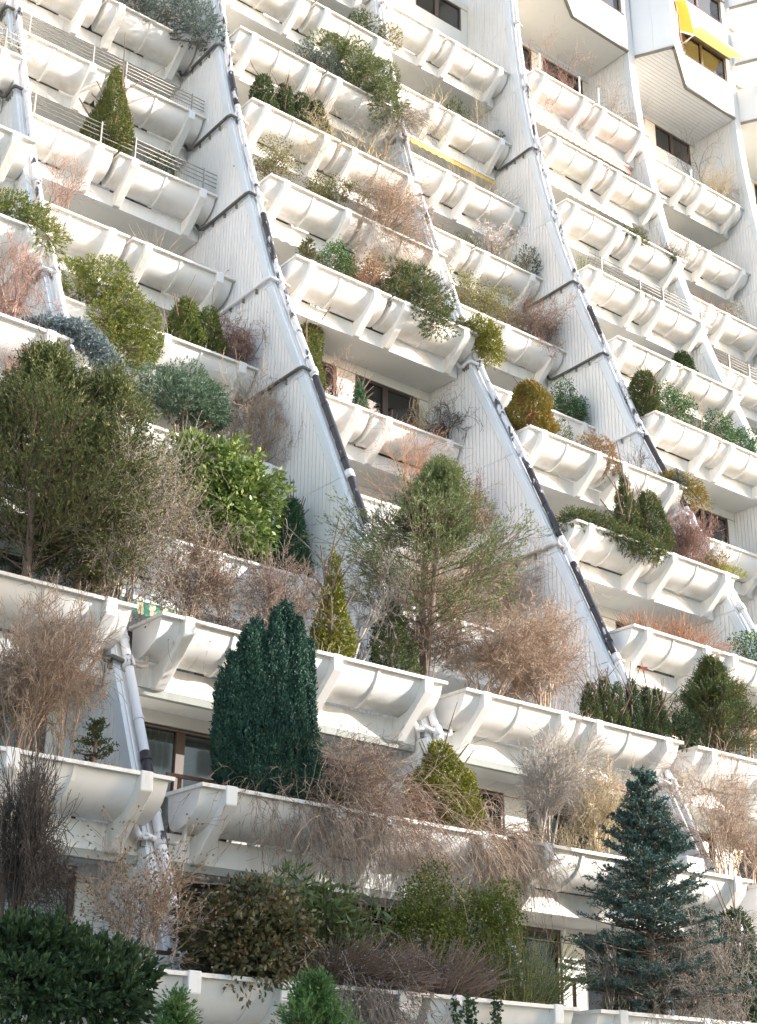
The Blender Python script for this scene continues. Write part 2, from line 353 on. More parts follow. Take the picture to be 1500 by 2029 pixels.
for b in BAYS:
    X0 = b*W
    for n in rows_of(b):
        Y = RY(b, n); Z = RZ(n)
        yb = max(RW(b, n), RW(b, n-1) if n-1 in Y1 else RW(b, n), RW(b, min(n+1, 10))) + .25
        sl = MB().box(X0+.335, X0+W-.012, Y+.93, yb, Z-.93, Z-.66).build('slab', M['soffit'], bld)
        MB().box(X0+.338, X0+W-.015, Y+.80, Y+.927, Z-.945, Z-.575).build('spandrel', M['concrete'] if rng.random() < .75 else M['concrete2'], sl)
        if (b, n) in ((0, 8), (1, 7), (0, 7), (2, 7), (1, 8)):
            MB().box(X0+.34, X0+W-.02, Y+.805, Y+.92, Z-1.06, Z-.947).build('edge_beam', M['slabedge'], sl)
        for x0, x1 in BR:
            me = brk_me2 if rng.random() < .22 else brk_me
            link('bracket', me, None, bld, (X0+x0+.001, Y, Z))
    # window walls
    for n in rows_of(b):
        if n <= -2:
            zb, zt = RZ(n)-.66, 9.9+GZ
            wz = [(RZ(-2)-.3, RZ(-2)+1.55), (8.62+GZ, 9.66+GZ)]
        else:
            zb = RZ(n)-.66; zt = RZ(n-1)-.93 if (n-1) in DZ else RZ(n)+1.92
            wz = [(RZ(n)-.45, RZ(n)+1.68)]
        Yw = RW(b, n)
        wins = [(1.15, 3.15), (3.72, 5.83)]
        # wall as strips round the openings
        xs = [.335, wins[0][0], wins[0][1], wins[1][0], wins[1][1], W-.012]
        mb = MB()
        for i in (0, 2, 4): mb.box(X0+xs[i], X0+xs[i+1], Yw, Yw+.16, zb+.002, zt-.002)
        for wa, wb in wins:
            zz = zb+.002
            for z0, z1 in wz:
                mb.box(X0+wa+.001, X0+wb-.001, Yw+.003, Yw+.16, zz, z0); zz = z1
            mb.box(X0+wa+.001, X0+wb-.001, Yw+.003, Yw+.16, zz, zt-.002)
        mb.build('back_wall', M['wall'], bld)
        if n <= 9 or True:
            ln = MB().box(X0+.34, X0+W-.02, Yw-.012, Yw-.002, zt-.27, zt-.255).build('joint_strip', M['edge'], bld)
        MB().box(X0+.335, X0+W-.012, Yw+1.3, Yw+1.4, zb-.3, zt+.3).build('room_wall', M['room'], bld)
        for wi, (wa, wb) in enumerate(wins):
            for z0, z1 in wz:
                fm = MB(); t_ = .07; ya, yb_ = Yw+.03, Yw+.12
                xa, xb = X0+wa+.004, X0+wb-.004
                fm.box(xa, xa+t_, ya, yb_, z0+.004, z1-.004); fm.box(xb-t_, xb, ya, yb_, z0+.004, z1-.004)
                fm.box(xa+t_, xb-t_, ya, yb_, z0+.004, z0+t_); fm.box(xa+t_, xb-t_, ya, yb_, z1-t_, z1-.004)
                xm = xa+(xb-xa)*.47; fm.box(xm-.08, xm+.08, ya-.01, yb_-.002, z0+t_, z1-t_)
                wo = empty('window', (0, 0, 0), bld)
                fo = fm.build('frame', M['frame'], wo)
                gm = MB(); gm.box(xa+t_, xm-.08, Yw+.07, Yw+.076, z0+t_, z1-t_).build('pane', M['glass'], wo)
                gm = MB(); gm.box(xm+.08, xb-t_, Yw+.07, Yw+.076, z0+t_, z1-t_).build('pane', M['glass'], wo)
                r_ = random.Random(b*100+n*7+wi)
                c0 = xa+t_+ (0 if r_.random() < .5 else (xb-xa)*.4); c1 = c0+(xb-xa)*r_.uniform(.25, .55)
                cm = MB(); N_ = 24
                for i in range(N_):
                    u0 = c0+(c1-c0)*i/N_; u1 = c0+(c1-c0)*(i+1)/N_; d0 = .03*sin(i*1.9); d1 = .03*sin((i+1)*1.9)
                    k = len(cm.v); cm.v += [(u0, Yw+.26+d0, z0), (u1, Yw+.26+d1, z0), (u1, Yw+.26+d1, z1), (u0, Yw+.26+d0, z1)]
                    cm.f.append((k, k+1, k+2, k+3)); cm.sm.append(1)
                cm.build('curtain', M['curtain'], wo)

# fin walls, with boards, flashing
def yfz(z):                                 # front line of a fin at height z (scene coordinates)
    ks = sorted(YF); zs = [(-k*H - .743 + DZ[k] + GZ) for k in ks]; ys = [YF[k] for k in ks]
    zs, ys = zs[::-1], ys[::-1]
    if z <= zs[0]: return ys[0] + (z-zs[0])*(ys[1]-ys[0])/(zs[1]-zs[0])
    if z >= zs[-1]: return ys[-1]
    for i in range(len(zs)-1):
        if zs[i] <= z <= zs[i+1]:
            p0 = ys[max(i-1, 0)]; p1 = ys[i]; p2 = ys[i+1]; p3 = ys[min(i+2, len(ys)-1)]; u = (z-zs[i])/(zs[i+1]-zs[i])
            return .5*((2*p1)+(-p0+p2)*u+(2*p0-5*p1+4*p2-p3)*u*u+(-p0+3*p1-3*p2+p3)*u**3)
def zel(k): return -k*H - .743 + DZ[k] + GZ
for b in range(-1, 8):
    X0 = b*W
    zs = np.arange(0.0, 45.0, .475); mb = MB()
    prof = [(yfz(z), z) for z in zs]
    poly = prof + [(6.0, 45.0), (6.0, 0.0)]
    fin = mb.prism_x(poly, X0+.03, X0+.33).build('fin_wall', M['fin'], bld)
    if b >= 1:      # boards on the left face, one course per storey
        bd = MB(); st = .128
        for k in range(-5, 10):
            zt, zb = zel(k)-.10, zel(k+1)-.10 if (k+1) in YF else None
            if zb is None: continue
            zt -= .006; zb += .006
            yend = max(RW(b-1, min(max(k+1, -3), 10)), 2.5 if k < 0 else -99) + .1
            y = yfz(zb) + .16; i = 0
            y = math.floor(y/st)*st
            while y < yend:
                y0, y1 = y+.004, y+st-.012
                # top limited by the front slope (band of .24 kept clear)
                def ztop(yy):
                    lo, hi = zb, zt
                    if yfz(hi)+.24 <= yy: return hi
                    if yfz(lo)+.24 >= yy: return lo
                    for _ in range(14):
                        mid = (lo+hi)/2
                        if yfz(mid)+.24 <= yy: lo = mid
                        else: hi = mid
                    return lo
                a0, a1 = ztop(y0), ztop(y1)
                if a1 - zb > .05:
                    a0 = max(a0, zb+.002)
                    bd.prism_x([(y0, zb), (y1, zb), (y1, a1), (y0, a0)], X0+.004, X0+.0305)
                y += st
        tag(bd.build('cladding_boards', M['clad'], fin), kind='stuff')
    fl = MB(); N_ = 60
    for k in range(-6, 10):
        z1, z0 = zel(k)-.106, (zel(k+1)-.094) if (k+1) in YF else None
        if z0 is None: continue
        seg = 5; pf = [(yfz(z0+(z1-z0)*i/seg)-.012, z0+(z1-z0)*i/seg) for i in range(seg+1)]
        pb = [(yfz(z0+(z1-z0)*i/seg)+.225, z0+(z1-z0)*i/seg) for i in range(seg, -1, -1)]
        fl.prism_x(pf+pb, X0-.006, X0+.0295)
    fl.build('edge_flashing', M['flash'], fin)
    if b >= 1:
        rb = MB()   # raised standing seams along the front of the fin
        for xo in ((.07, .10), (.27, .30)) if b < 5 else ((.06, .08), (.14, .16), (.22, .24), (.29, .31)):
            rb.prism_x([(y-.03, z) for y, z in prof] + [(y+.01, z) for y, z in reversed(prof)], X0+xo[0], X0+xo[1])
        rb.build('front_seam', M['panel'], fin)

# ---------------- planter tubs
sec = [(.05, -.04), (.075, -.13), (.115, -.235), (.175, -.325), (.255, -.41), (.355, -.48), (.47, -.53), (.59, -.56), (.71, -.565), (.80, -.52), (.86, -.40), (.89, -.22), (.9, -.05)]
def trough_mesh(L):
    mb = MB(); n = len(sec)
    mb.v += [(0, y, z) for y, z in sec] + [(L, y, z) for y, z in sec]
    for i in range(n-1): mb.f.append((i, i+1, n+i+1, n+i)); mb.sm.append(1)
    k = len(mb.v); mb.v += [(.0, y, z) for y, z in sec]; mb.f.append(tuple(range(k, k+n))); mb.sm.append(0)
    k = len(mb.v); mb.v += [(L, y, z) for y, z in sec]; mb.f.append(tuple(range(k+n-1, k-1, -1))); mb.sm.append(0)
    return mb.mesh('trough')
def rim_mesh(L):
    mb = MB(); o = [(-.045, -.045), (L+.045, -.045), (L+.045, .95), (-.045, .95)]; i_ = [(.05, .07), (L-.05, .07), (L-.05, .86), (.05, .86)]
    b = 0
    for z in (-.052, 0.0): mb.v += [(x, y, z) for x, y in o] + [(x, y, z) for x, y in i_]
    for q in range(4):
        r = (q+1) % 4
        mb.f += [(q, 4+q, 4+r, r), (8+q, 8+r, 12+r, 12+q), (q, r, 8+r, 8+q), (4+q, 12+q, 12+r, 4+r)]; mb.sm += [0]*4
    return mb.mesh('rim')
def rib_mesh():
    mb = MB(); n = len(sec)-2; w = .055; P = []
    for j in range(n):
        y, z = sec[j]; y2, z2 = sec[j+1]
        a, c = (sec[max(j-1, 0)], sec[j+1]); ty, tz = c[0]-a[0], c[1]-a[1]; l = math.hypot(ty, tz); ny, nz = tz/l, -ty/l
        P.append(((y, z), (y+ny*.028, z+nz*.028)))
    for (a, c) in P: mb.v += [(0, a[0], a[1]), (0, c[0], c[1]), (w, c[0], c[1]), (w, a[0], a[1])]
    for j in range(n-1):
        k = 4*j
        for q in range(3): mb.f.append((k+q, k+q+1, k+q+5, k+q+4)); mb.sm.append(0)
    return mb.mesh('rib')
T_L = (.48, 3.22); T_R = (3.38, 6.09)
meshes = {}
for nm, (a, c) in (('L', T_L), ('R', T_R)):
    L = c-a
    meshes[nm] = (trough_mesh(L), rim_mesh(L), MB().box(.03, L-.03, .075, .88, -.10, -.085).mesh('soil'))
    for me, mt in zip(meshes[nm], ('trough', 'rim', 'soil')): me.materials.append(M[mt])
Lx = W+.47-T_R[0]
meshes['X'] = (trough_mesh(Lx), rim_mesh(Lx), MB().box(.03, Lx-.03, .075, .88, -.10, -.085).mesh('soil'))
for me, mt in zip(meshes['X'], ('trough', 'rim', 'soil')): me.materials.append(M[mt])
ribm = rib_mesh(); ribm.materials.append(M['rib'])
COLN = {-1: 'at the far left edge', 0: 'left of the first drainpipe', 1: 'between first and second drainpipes', 2: 'between second and third drainpipes',
        3: 'between third and fourth drainpipes', 4: 'right of the fourth drainpipe', 5: 'beyond the fifth fin wall', 6: 'beyond the sixth fin wall'}
ORD = ['first', 'second', 'third', 'fourth', 'fifth', 'sixth', 'seventh', 'eighth', 'ninth', 'tenth', 'eleventh', 'twelfth', 'thirteenth']
def inview(x, y, z, m_=0):
    px, py = proj((x, y, z)); return -m_ < px < 1500+m_ and -m_ < py < 2029+m_
for b in BAYS:
    if b == -1: continue
    vis = [n for n in rows_of(b)]
    cnt = 0
    for n in vis:
        Y, Z = RY(b, n), RZ(n)
        seen = False
        for side, (a, c) in (('L', T_L), ('R', T_R)):
            if not (inview(b*W+a, Y, Z-.2, 90) or inview(b*W+c, Y, Z-.2, 90) or inview(b*W+(a+c)/2, Y, Z-.2, 90)): continue
            seen = True
            p = empty('planter', (b*W+a, Y, Z+.0))
            tm, rm, sm = meshes['X' if (b, n, side) == (0, 9, 'R') else side]; p.rotation_euler = (radians(rng.gauss(0, .35)), radians(rng.gauss(0, .16)), radians(rng.gauss(0, .12)))
            link('trough', tm, None, p); link('rim', rm, None, p); link('soil', sm, None, p)
            link('rib', ribm, None, p, (1.32-.027 if side == 'L' else 1.30-.027, 0, 0))
            lb = '%s white planter tub in the %s row down %s' % ('left' if side == 'L' else 'right', ORD[cnt], COLN[b])
            tag(p, lb, 'planter', 'curved planter tubs along the terraces')
        if seen: cnt += 1

# ---------------- drainpipes down the fins
DARK = {1: [(7.55, 7.7)], 2: [(.35, .8), (2.2, 2.75), (4.05, 5.45)], 3: [(4.2, 4.9), (5.15, 6.0)], 4: [(1.3, 1.7), (3.0, 3.9)]}
MIXED = {1: [(0.5, 3.6)], 2: [(-1.5, 4.0)], 3: [(-1, 1.2), (3.2, 5.4)], 4: [(-2, 3.2)]}
HP = {1: {1: 'pipe_grey', 2: 'pipe_grey', 4: 'pipe', 7: 'pipe_grey', 8: 'pipe'}, 2: {0: 'pipe_grey', 1: 'pipe_grey', 2: 'pipe_grey', 3: 'pipe', 4: 'pipe_grey', 7: 'pipe', 8: 'pipe'},
      3: {0: 'pipe', 3: 'pipe', 5: 'pipe_tan', 7: 'pipe', 1: 'pipe'}, 4: {-1: 'pipe_grey', 1: 'pipe_grey', 2: 'pipe_grey', 3: 'pipe', 4: 'pipe'}}
PL = {1: 'leftmost white drainpipe on a fin wall, bending outward towards the bottom left', 2: 'second drainpipe from the left with long bare black stretches in its middle',
      3: 'third drainpipe from the left, black where it passes the spreading juniper', 4: 'rightmost drainpipe, its paint flaking, running down towards the right edge'}
def kz(k): return -k*H - .743 + GZ
for b in (1, 2, 3, 4):
    X0 = b*W; root = tag(empty('drainpipe', (X0+.2, yfz(1.0), 0)), PL[b], 'drainpipe', 'drainpipes running down the fin walls')
    def P(z): return (0.0, yfz(z)-.11-yfz(1.0), z)
    top = kz(-6) if b > 3 else kz(-6)
    def run(z0, z1, r, name, mat):
        n_ = max(2, int(abs(z1-z0)/.3)); MB().tube([P(z0+(z1-z0)*i/n_) for i in range(n_+1)], r, 12).build(name, mat, root)
    run(0.05, kz(-6), .07, 'pipe', M['pipe'])
    for a, c in MIXED[b]: run(kz(c), kz(a), .073, 'peeling_stretch', M['pipe_mixed'])
    for a, c in DARK[b]: run(kz(c), kz(a), .076, 'bare_stretch', M['pipe_dark'])
    for k in range(-4, 10):
        z = zel(k)
        for dz_, rr, hh in ((.0, .098, .09), (.42, .084, .022), (-.95, .084, .022), (-1.6, .084, .022)):
            kk_ = (GZ-.743-(z+dz_))/H; dk = any(a <= kk_ <= c for a, c in DARK[b])
            mb = MB(); mb.tube([P(z+dz_-hh), P(z+dz_+hh)], rr, 12); mb.build('collar', M['pipe_dark' if dk and dz_ else 'pipe_mixed' if dz_ == 0 else 'pipe'], root)
        yl = RY(b-1, k)+.62 if k in Y1 else 99
        mt = HP[b].get(k)
        if mt:
            yy = yfz(z)-yfz(1.0); zp = z+.0
            y_in = yl - yfz(1.0)
            pts = [(-.36, y_in+.05, RZ(k)-.56), (-.30, y_in, zp+.03), (-.27, y_in-.12, zp+.0), (-.275, (y_in+yy)/2, zp+.02), (-.275, yy+.05, zp+.06), (-.24, yy-.04, zp+.07), (-.13, yy-.1, zp+.02), (0, yy-.135, zp-.02)]
            MB().tube(pts, .042, 8).build('side_branch', M[mt], root)
            for q in range(3):
                yq = y_in + (yy-y_in)*(.25+.25*q)
                MB().box(-.262, -.19, yq-.012, yq+.012, zp-.10, zp+.03).build('pipe_clip', M['edge'], root)
        if k in Y1 and RY(b, k) < Y1[k]+.01 and RY(b, k) < yfz(z)+.8:
            yy = yfz(z)-yfz(1.0); yr = RY(b, k)+.5-yfz(1.0)
            MB().tube([(0, yy-.135, z), (.22, yy-.12, z-.02), (.34, yr, z+.04), (.34, yr+.02, RZ(k)-.52)], .034, 6).build('stub_branch', M['pipe_tan'], root)

# ------------------------------------------------------------------ railings
def railing(b, n, x0, x1, h, rails, posts, label, mat='steel', cat='railing', mesh=False):
    Y, Z = RY(b, n)+.05, RZ(n)
    root = tag(empty('railing', (b*W+x0, Y, Z)), label, cat)
    L = x1-x0
    for i in range(rails):
        z = h*(1-i/rails*.78) if rails > 1 else h
        MB().tube([(0, 0, z), (L, 0, z)], .012, 6).build('rail', M[mat], root)
    for x in posts: MB().box(x-x0-.016, x-x0+.016, -.05, -.02, -.12, h+.03).build('post', M[mat], root)
railing(1, 1, .9, 6.1, .54, 4, (1.1, 2.83, 3.76, 5.7), 'thin steel railing with wire mesh over the second planter row between first two drainpipes')
railing(1, 2, .9, 6.1, .62, 4, (1.1, 2.83, 3.76, 5.7), 'thin four bar steel railing beside the conical thuja near the top left')
railing(4, 1, .6, 6.08, .54, 4, (1.1, 2.83, 3.9, 5.72), 'weathered metal railing with five posts above the small green grass clump', 'steel')
railing(5, 1, .6, 6.0, .54, 4, (1.1, 2.83, 3.9, 5.72), 'weathered metal railing at the right edge, halfway up the facade')
railing(0, 2, 2.2, 6.1, .55, 3, (2.83, 3.76, 5.7), 'thin steel railing in the top left corner with a pale climber', 'steel')
for lb, b, n, x, h in (('white post standing in the planter below the vine covered window, leftmost of three', 4, -2, .98, 1.1), ('white post below the vine covered window, middle of three', 4, -2, 2.9, 1.1),
                       ('white post below the vine covered window, rightmost of three', 4, -2, 3.85, 1.1), ('slanting white stick in the planter under the two pane window, left one', 5, -2, 2.0, .75), ('slanting white stick in the planter under the two pane window, right one', 5, -2, 3.4, .75)):
    Y, Z = RY(b, n)+.3, RZ(n)
    tag(MB().tube([(0, 0, -.1), (.02 if b == 4 else .12, 0, h)], .03, 7).build('post', M['panel'], None, (b*W+x, Y, Z)), lb, 'post', 'white posts in the top right planters')
def old_rail(b, n, x0, x1, dy, hs, label):
    Y, Z = RY(b, n)+dy, RZ(n); root = tag(empty('railing', (b*W+x0, Y, Z)), label, 'railing')
    for h in hs: MB().box(0, x1-x0, 0, .05, h-.025, h+.025).build('rail', M['post'], root)
    for i in range(4):
        x = (x1-x0)*(i+.4)/4; MB().box(x-.025, x+.025, .052, .09, -.65, hs[0]+.02).build('post', M['post'], root)
old_rail(1, 8, .5, 3.0, 1.0, (.30, .02), 'rusty brown balcony railing beside the dark green yew')
old_rail(0, 8, 1.0, 6.0, 1.0, (.18,), 'thin pale railing in front of the curtained window at lower left')
old_rail(0, 9, 2.6, 6.05, 1.0, (.32, -.02), 'thin railing under the blind covered window at bottom left')
old_rail(2, 9, .5, 6.0, 1.0, (.52, .05), 'brown two bar railing behind the tall blue spruce')
# ------------------------------------------------------------------ awnings
def awning(b, n, x0, x1, drop, mats, label, zoff=-.95, proj_=.25):
    Y, Z = RY(b, n)+.8, RZ(n)+zoff
    root = tag(empty('awning', (b*W+x0, Y, Z)), label, 'awning')
    L = x1-x0
    MB().box(0, L, -.06, .06, -.085, -.005).build('cassette', M['panel'], root)
    if len(mats) == 1:
        m1 = MB(); N_ = int(L/.045); 
        for i in range(N_):
            u0, u1 = L*i/N_, L*(i+1)/N_; s0 = .03*abs(sin(u0*11)); s1 = .03*abs(sin(u1*11)); d0 = -proj_*.35+.012*sin(u0*23); d1 = -proj_*.35+.012*sin(u1*23)
            k = len(m1.v); m1.v += [(u0, d0, -.09-drop+s0), (u1, d1, -.09-drop+s1), (u1, -.03, -.088), (u0, -.03, -.088)]; m1.f.append((k, k+1, k+2, k+3)); m1.sm.append(1)
        m1.build('valance', M[mats[0]], root)
    else:
        nst = int(L/.13)
        for i in range(nst):
            m1 = MB(); u0, u1 = L*i/nst, L*(i+1)/nst
            m1.v = [(u0, -.08, -.09-drop), ((u0+u1)/2, -.08, -.12-drop), (u1, -.08, -.09-drop), (u1, -.03, -.088), (u0, -.03, -.088)]; m1.f = [(0, 1, 2, 3, 4)]; m1.sm = [0]
            m1.build('stripe', M[mats[i % 2]], root)
awning(3, -1, .5, 6.05, .27, ['yellow3'], 'long yellow awning hanging under the balcony between third and fourth drainpipes', -.95, .4)
awning(4, -2, 1.0, 5.8, .42, ['pink'], 'faded salmon pink awning with a scalloped edge near the top right', -1.0, .5)
awning(4, -1, .9, 5.2, .24, ['cream'], 'pale cream awning with a wavy edge behind the dry grey twigs')
awning(1, 6, 1.2, 3.6, .24, ['cream', 'green'], 'cream and green striped awning above the lower left planters', -.95)
awning(2, 2, .5, 2.3, .14, ['whitecloth'], 'white awning with fine dark stripes beside the second drainpipe')

# ------------------------------------------------------------------ boxed bay windows at the top right
def bay_box(b, z0, levels, nm, lb, continuous):
    X0 = b*W
    for li in range(levels):
        zb = z0 + li*H
        Apts = [(.36, .40), (1.04, -.93), (3.2, .33), (6.1, .33)]
        body = Apts + [(6.1, 2.3), (.36, 2.3)]
        pts = [(X0+x, y) for x, y in body]
        mb = MB().prism_z(pts, zb, zb+(1.55))
        root = mb.build('bay_parapet', M['panel'], bld)
        # panel joints: raised panels leave grooves
        def face_panels(p, q, k, za, zc, off=.012):
            (x0, y0), (x1, y1) = p, q; L = math.hypot(x1-x0, y1-y0); dx, dy = (x1-x0)/L, (y1-y0)/L; nx, ny = dy, -dx
            if nx*0+ny > 0 and abs(ny) > .1: nx, ny = -nx, -ny
            if abs(ny) <= .5 and nx > 0 and p == (X0+.36, .40): nx, ny = -nx, -ny
            for i in range(k):
                a, c = L*i/k+.006, L*(i+1)/k-.006
                mb = MB(); q4 = [(x0+dx*a, y0+dy*a), (x0+dx*c, y0+dy*c), (x0+dx*c+nx*off, y0+dy*c+ny*off), (x0+dx*a+nx*off, y0+dy*a+ny*off)]
                mb.prism_z(q4, za, zc).build('panel', M['panel'], root)
        P4 = [(X0+x, y) for x, y in Apts]
        face_panels(P4[0], P4[1], 2, zb+.05, zb+1.54); face_panels(P4[1], P4[2], 3, zb+.05, zb+1.54); face_panels(P4[2], P4[3], 4, zb+.05, zb+1.54)
        # drip edge under the box
        de = MB()
        for p, q in zip(P4[:-1], P4[1:]):
            L = math.hypot(q[0]-p[0], q[1]-p[1]); dx, dy = (q[0]-p[0])/L, (q[1]-p[1])/L; nx, ny = dy, -dx
            if p is P4[0]: nx, ny = dy, -dx
            de.prism_z([(p[0]+nx*.03, p[1]+ny*.03), (q[0]+nx*.03, q[1]+ny*.03), (q[0]-nx*.09, q[1]-ny*.09), (p[0]-nx*.09, p[1]-ny*.09)], zb-.05, zb-.003)
        de.build('drip_edge', M['edge'], root)
        # ceiling boards under the lowest box, or plain soffit
        if li == 0:
            sf = MB()
            if continuous:
                st = .155; y = -.9
                while y < 2.35:
                    def xr(yy):
                        if yy < .33: 
                            xl = .36 + (.40-yy)/(1.33)*.68; xr_ = 1.04 + (yy+.93)/1.26*2.16; return xl+.1, xr_-.12
                        return .36, 6.1
                    a0, b0 = xr(y+.006); a1, b1 = xr(y+st-.008)
                    if b0 > a0 and b1 > a1: sf.prism_z([(X0+a0, y+.006), (X0+b0, y+.006), (X0+b1, y+st-.008), (X0+a1, y+st-.008)], zb-.035, zb-.004)
                    y += st
                tag(sf.build('ceiling_boards', M['clad'], root), kind='stuff')
            else: sf.prism_z([(X0+.4, .5), (X0+1.06, -.75), (X0+3.15, .42), (X0+6.08, .42), (X0+6.08, 2.33), (X0+.4, 2.33)], zb-.03, zb-.004).build('ceiling', M['soffit'], root)
        # window band
        wz0, wz1 = zb+1.553, zb+H-.06
        win = empty('window', (0, 0, 0), bld)
        fx0, fx1 = X0+3.35, X0+5.9; fm = MB(); y0, y1 = .40, .48
        fm.box(fx0, fx0+.09, y0, y1, wz0, wz1); fm.box(fx1-.09, fx1, y0, y1, wz0, wz1); fm.box(fx0+.09, fx1-.09, y0, y1, wz0, wz0+.07); fm.box(fx0+.09, fx1-.09, y0, y1, wz1-.08, wz1)
        fm.box(fx0+1.0, fx0+1.12, y0-.01, y1, wz0+.07, wz1-.08)
        fm.build('frame', M['frame'], win)
        MB().box(fx0+.09, fx0+1.0, .44, .446, wz0+.07, wz1-.08).build('pane', M['glass'], win)
        MB().box(fx0+1.12, fx1-.09, .44, .446, wz0+.07, wz1-.08).build('pane', M['glass'], win)
        MB().box(fx0-.1, fx1+.05, .30, .40, wz0-.003, wz0+.03).build('sill', M['frame'], win)
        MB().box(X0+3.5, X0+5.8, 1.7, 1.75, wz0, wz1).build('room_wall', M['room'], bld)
        MB().box(fx1+.002, X0+6.1, .36, .46, wz0, wz1+.05).build('window_pier', M['panel'], bld)
        if continuous:
            body2 = [(X0+.40, .45), (X0+1.06, -.88), (X0+3.30, .38), (X0+3.30, 2.3), (X0+.40, 2.3)]
            o = MB().prism_z(body2, zb+1.552, zb+H-.055).build('corner_wall', M['panel'], bld); 
            face_panels((X0+.40, .45), (X0+1.06, -.88), 2, zb+1.56, zb+H-.06)
        else: MB().prism_z([(X0+.5, 1.2), (X0+3.3, 1.2), (X0+3.3, 2.3), (X0+.5, 2.3)], zb+1.552, zb+H-.055).build('recessed_wall', M['wall'], bld)
bay_box(5, 9.9+GZ, 3, '', '', True)
bay_box(4, 9.9+GZ, 2, '', '', False)
bay_box(3, 10.9+GZ, 1, '', '', False)
bay_box(6, 9.9+GZ, 3, '', '', False)
# upper awnings on the bay window
def big_awning(b, x0, x1, ztop, drop, out, label, closed):
    Y = .30; root = tag(empty('awning', (b*W+x0, Y, ztop)), label, 'awning'); L = x1-x0
    m1 = MB(); N_ = 30
    for i in range(N_):
        u0, u1 = L*i/N_, L*(i+1)/N_
        k = len(m1.v); sg = .02
        for u in (u0, u1):
            m1.v += [(u, 0, 0), (u, -out*.5, -drop*.5-sg), (u, -out, -drop), (u, -out-.01, -drop-.14+.02*abs(sin(u*14)))]
        for q in range(3): m1.f.append((k+q, k+q+1, k+4+q+1, k+4+q)); m1.sm.append(1)
    m1.build('fabric', M['yellow'] if closed else M['yellow2'], root)
    MB().box(-.02, L+.02, -.06, .05, .0, .09).build('cassette', M['panel'], root)
    MB().tube([(-.05, -out-.01, -drop), (L+.05, -out-.01, -drop)], .03, 8).build('front_bar', M['panel'], root)
    for x in (.05, L-.05): MB().tube([(x, .05, -drop-.25), (x, -out*.55, -drop-.12), (x, -out, -drop)], .017, 6).build('arm', M['panel'], root)
big_awning(5, 3.3, 5.95, 9.9+H-.03+GZ, .42, .75, 'pale yellow awning stretched over the window at the top right', False)
root = tag(empty('awning', (5*W+2.0, -.3, 14.2+GZ)), 'bright orange yellow awning hanging steeply at the top right corner', 'awning')
AW = [((1.92, -.45, 12.82), (2.56, -.45, 13.19)), ((2.1, -.45, 11.44), (2.9, -.45, 11.69))]
m1 = MB()
for i in range(9):
    u = i/8; a, c = [np.array(AW[q][0])*(1-u)+np.array(AW[q][1])*u for q in (0, 1)]
    for v in (0, .33, .66, 1):
        q = a*(1-v)+c*v; m1.v.append((q[0]-2.0, q[1]+.3-.05*sin(v*pi), q[2]-14.2))
for i in range(8):
    for v in range(3): k = 4*i+v; m1.f.append((k, k+1, k+5, k+4)); m1.sm.append(1)
m1.build('fabric', M['yellow'], root)
b0, b1 = [(x-2.0, y+.3, z-14.2) for x, y, z in AW[1]]
MB().tube([b0, b1], .03, 8).build('front_bar', M['panel'], root)
MB().tube([b1, (b1[0]-.05, .62, b1[2]-.1)], .018, 6).build('arm', M['panel'], root)
MB().prism_z([(5*W+1.04+.864*a_+.504*.03, -.93+.504*a_-.864*.03) for a_ in (1.7, 2.42)] + [(5*W+1.04+.864*a_-.02, -.93+.504*a_+.03) for a_ in (2.42, 1.7)], 11.5+GZ, 12.72+GZ).build('window_side', M['frame'], bld)
MB().box(5*W+4.35, 5*W+5.6, .50, .51, 11.55+GZ, 12.66+GZ).build('curtain', M['yellow'], bld)  # panel in awning yellow; light through the fabric put into its colour
# pergola posts, white pot, red pot, blinds
X0 = 2*W; Yp, Zp = Y2[8]+1.25, RZ(8)
pg = tag(empty('pergola', (X0+3.4, Yp, Zp-.66)), 'brown timber frame with a diagonal brace on the terrace behind bare young trees', 'pergola')
MB().box(-.05, .05, -.05, .05, 0, 2.2).build('post', M['post'], pg); MB().box(.95, 1.05, -.05, .05, 0, 2.2).build('post', M['post'], pg)
MB().box(-.1, 1.1, -.04, .04, 2.202, 2.3).build('beam', M['post'], pg)
MB().tube([(1.0, -.06, 2.15), (1.75, -.06, .75)], .045, 4).build('brace', M['post'], pg)
pt = MB().box(-.25, .25, -.2, .2, 0, .42); pto = pt.build('plant_pot', M['panel'], None, (X0+3.15+1.9, Y2[8]+.55, Zp-.085)); bevel_mesh(pto.data, .03)
tag(pto, 'square white pot standing on the planter left of the big blue spruce', 'pot')
rp = MB().tube([(0, 0, 0), (0, 0, .16)], [.07, .1], 10).build('plant_pot', M['red'], None, (3*W+1.6, Y2[6]+.75, RZ(6)-.575)); tag(rp, 'small red pot wedged under the tub above the six thujas', 'pot')
for (bb, nn, wa, wb) in ((0, 9, 3.72, 5.83), (3, 8, 1.15, 3.15)):
    Yw = RW(bb, nn); ro = empty('window_blind', (0, 0, 0), bld)
    z = RZ(nn)-.2
    while z < RZ(nn)+1.6:
        MB().box(bb*W+wa+.1, bb*W+wb-.1, Yw+.14, Yw+.17, z, z+.035).build('slat', M['whitecloth'], ro); z += .055
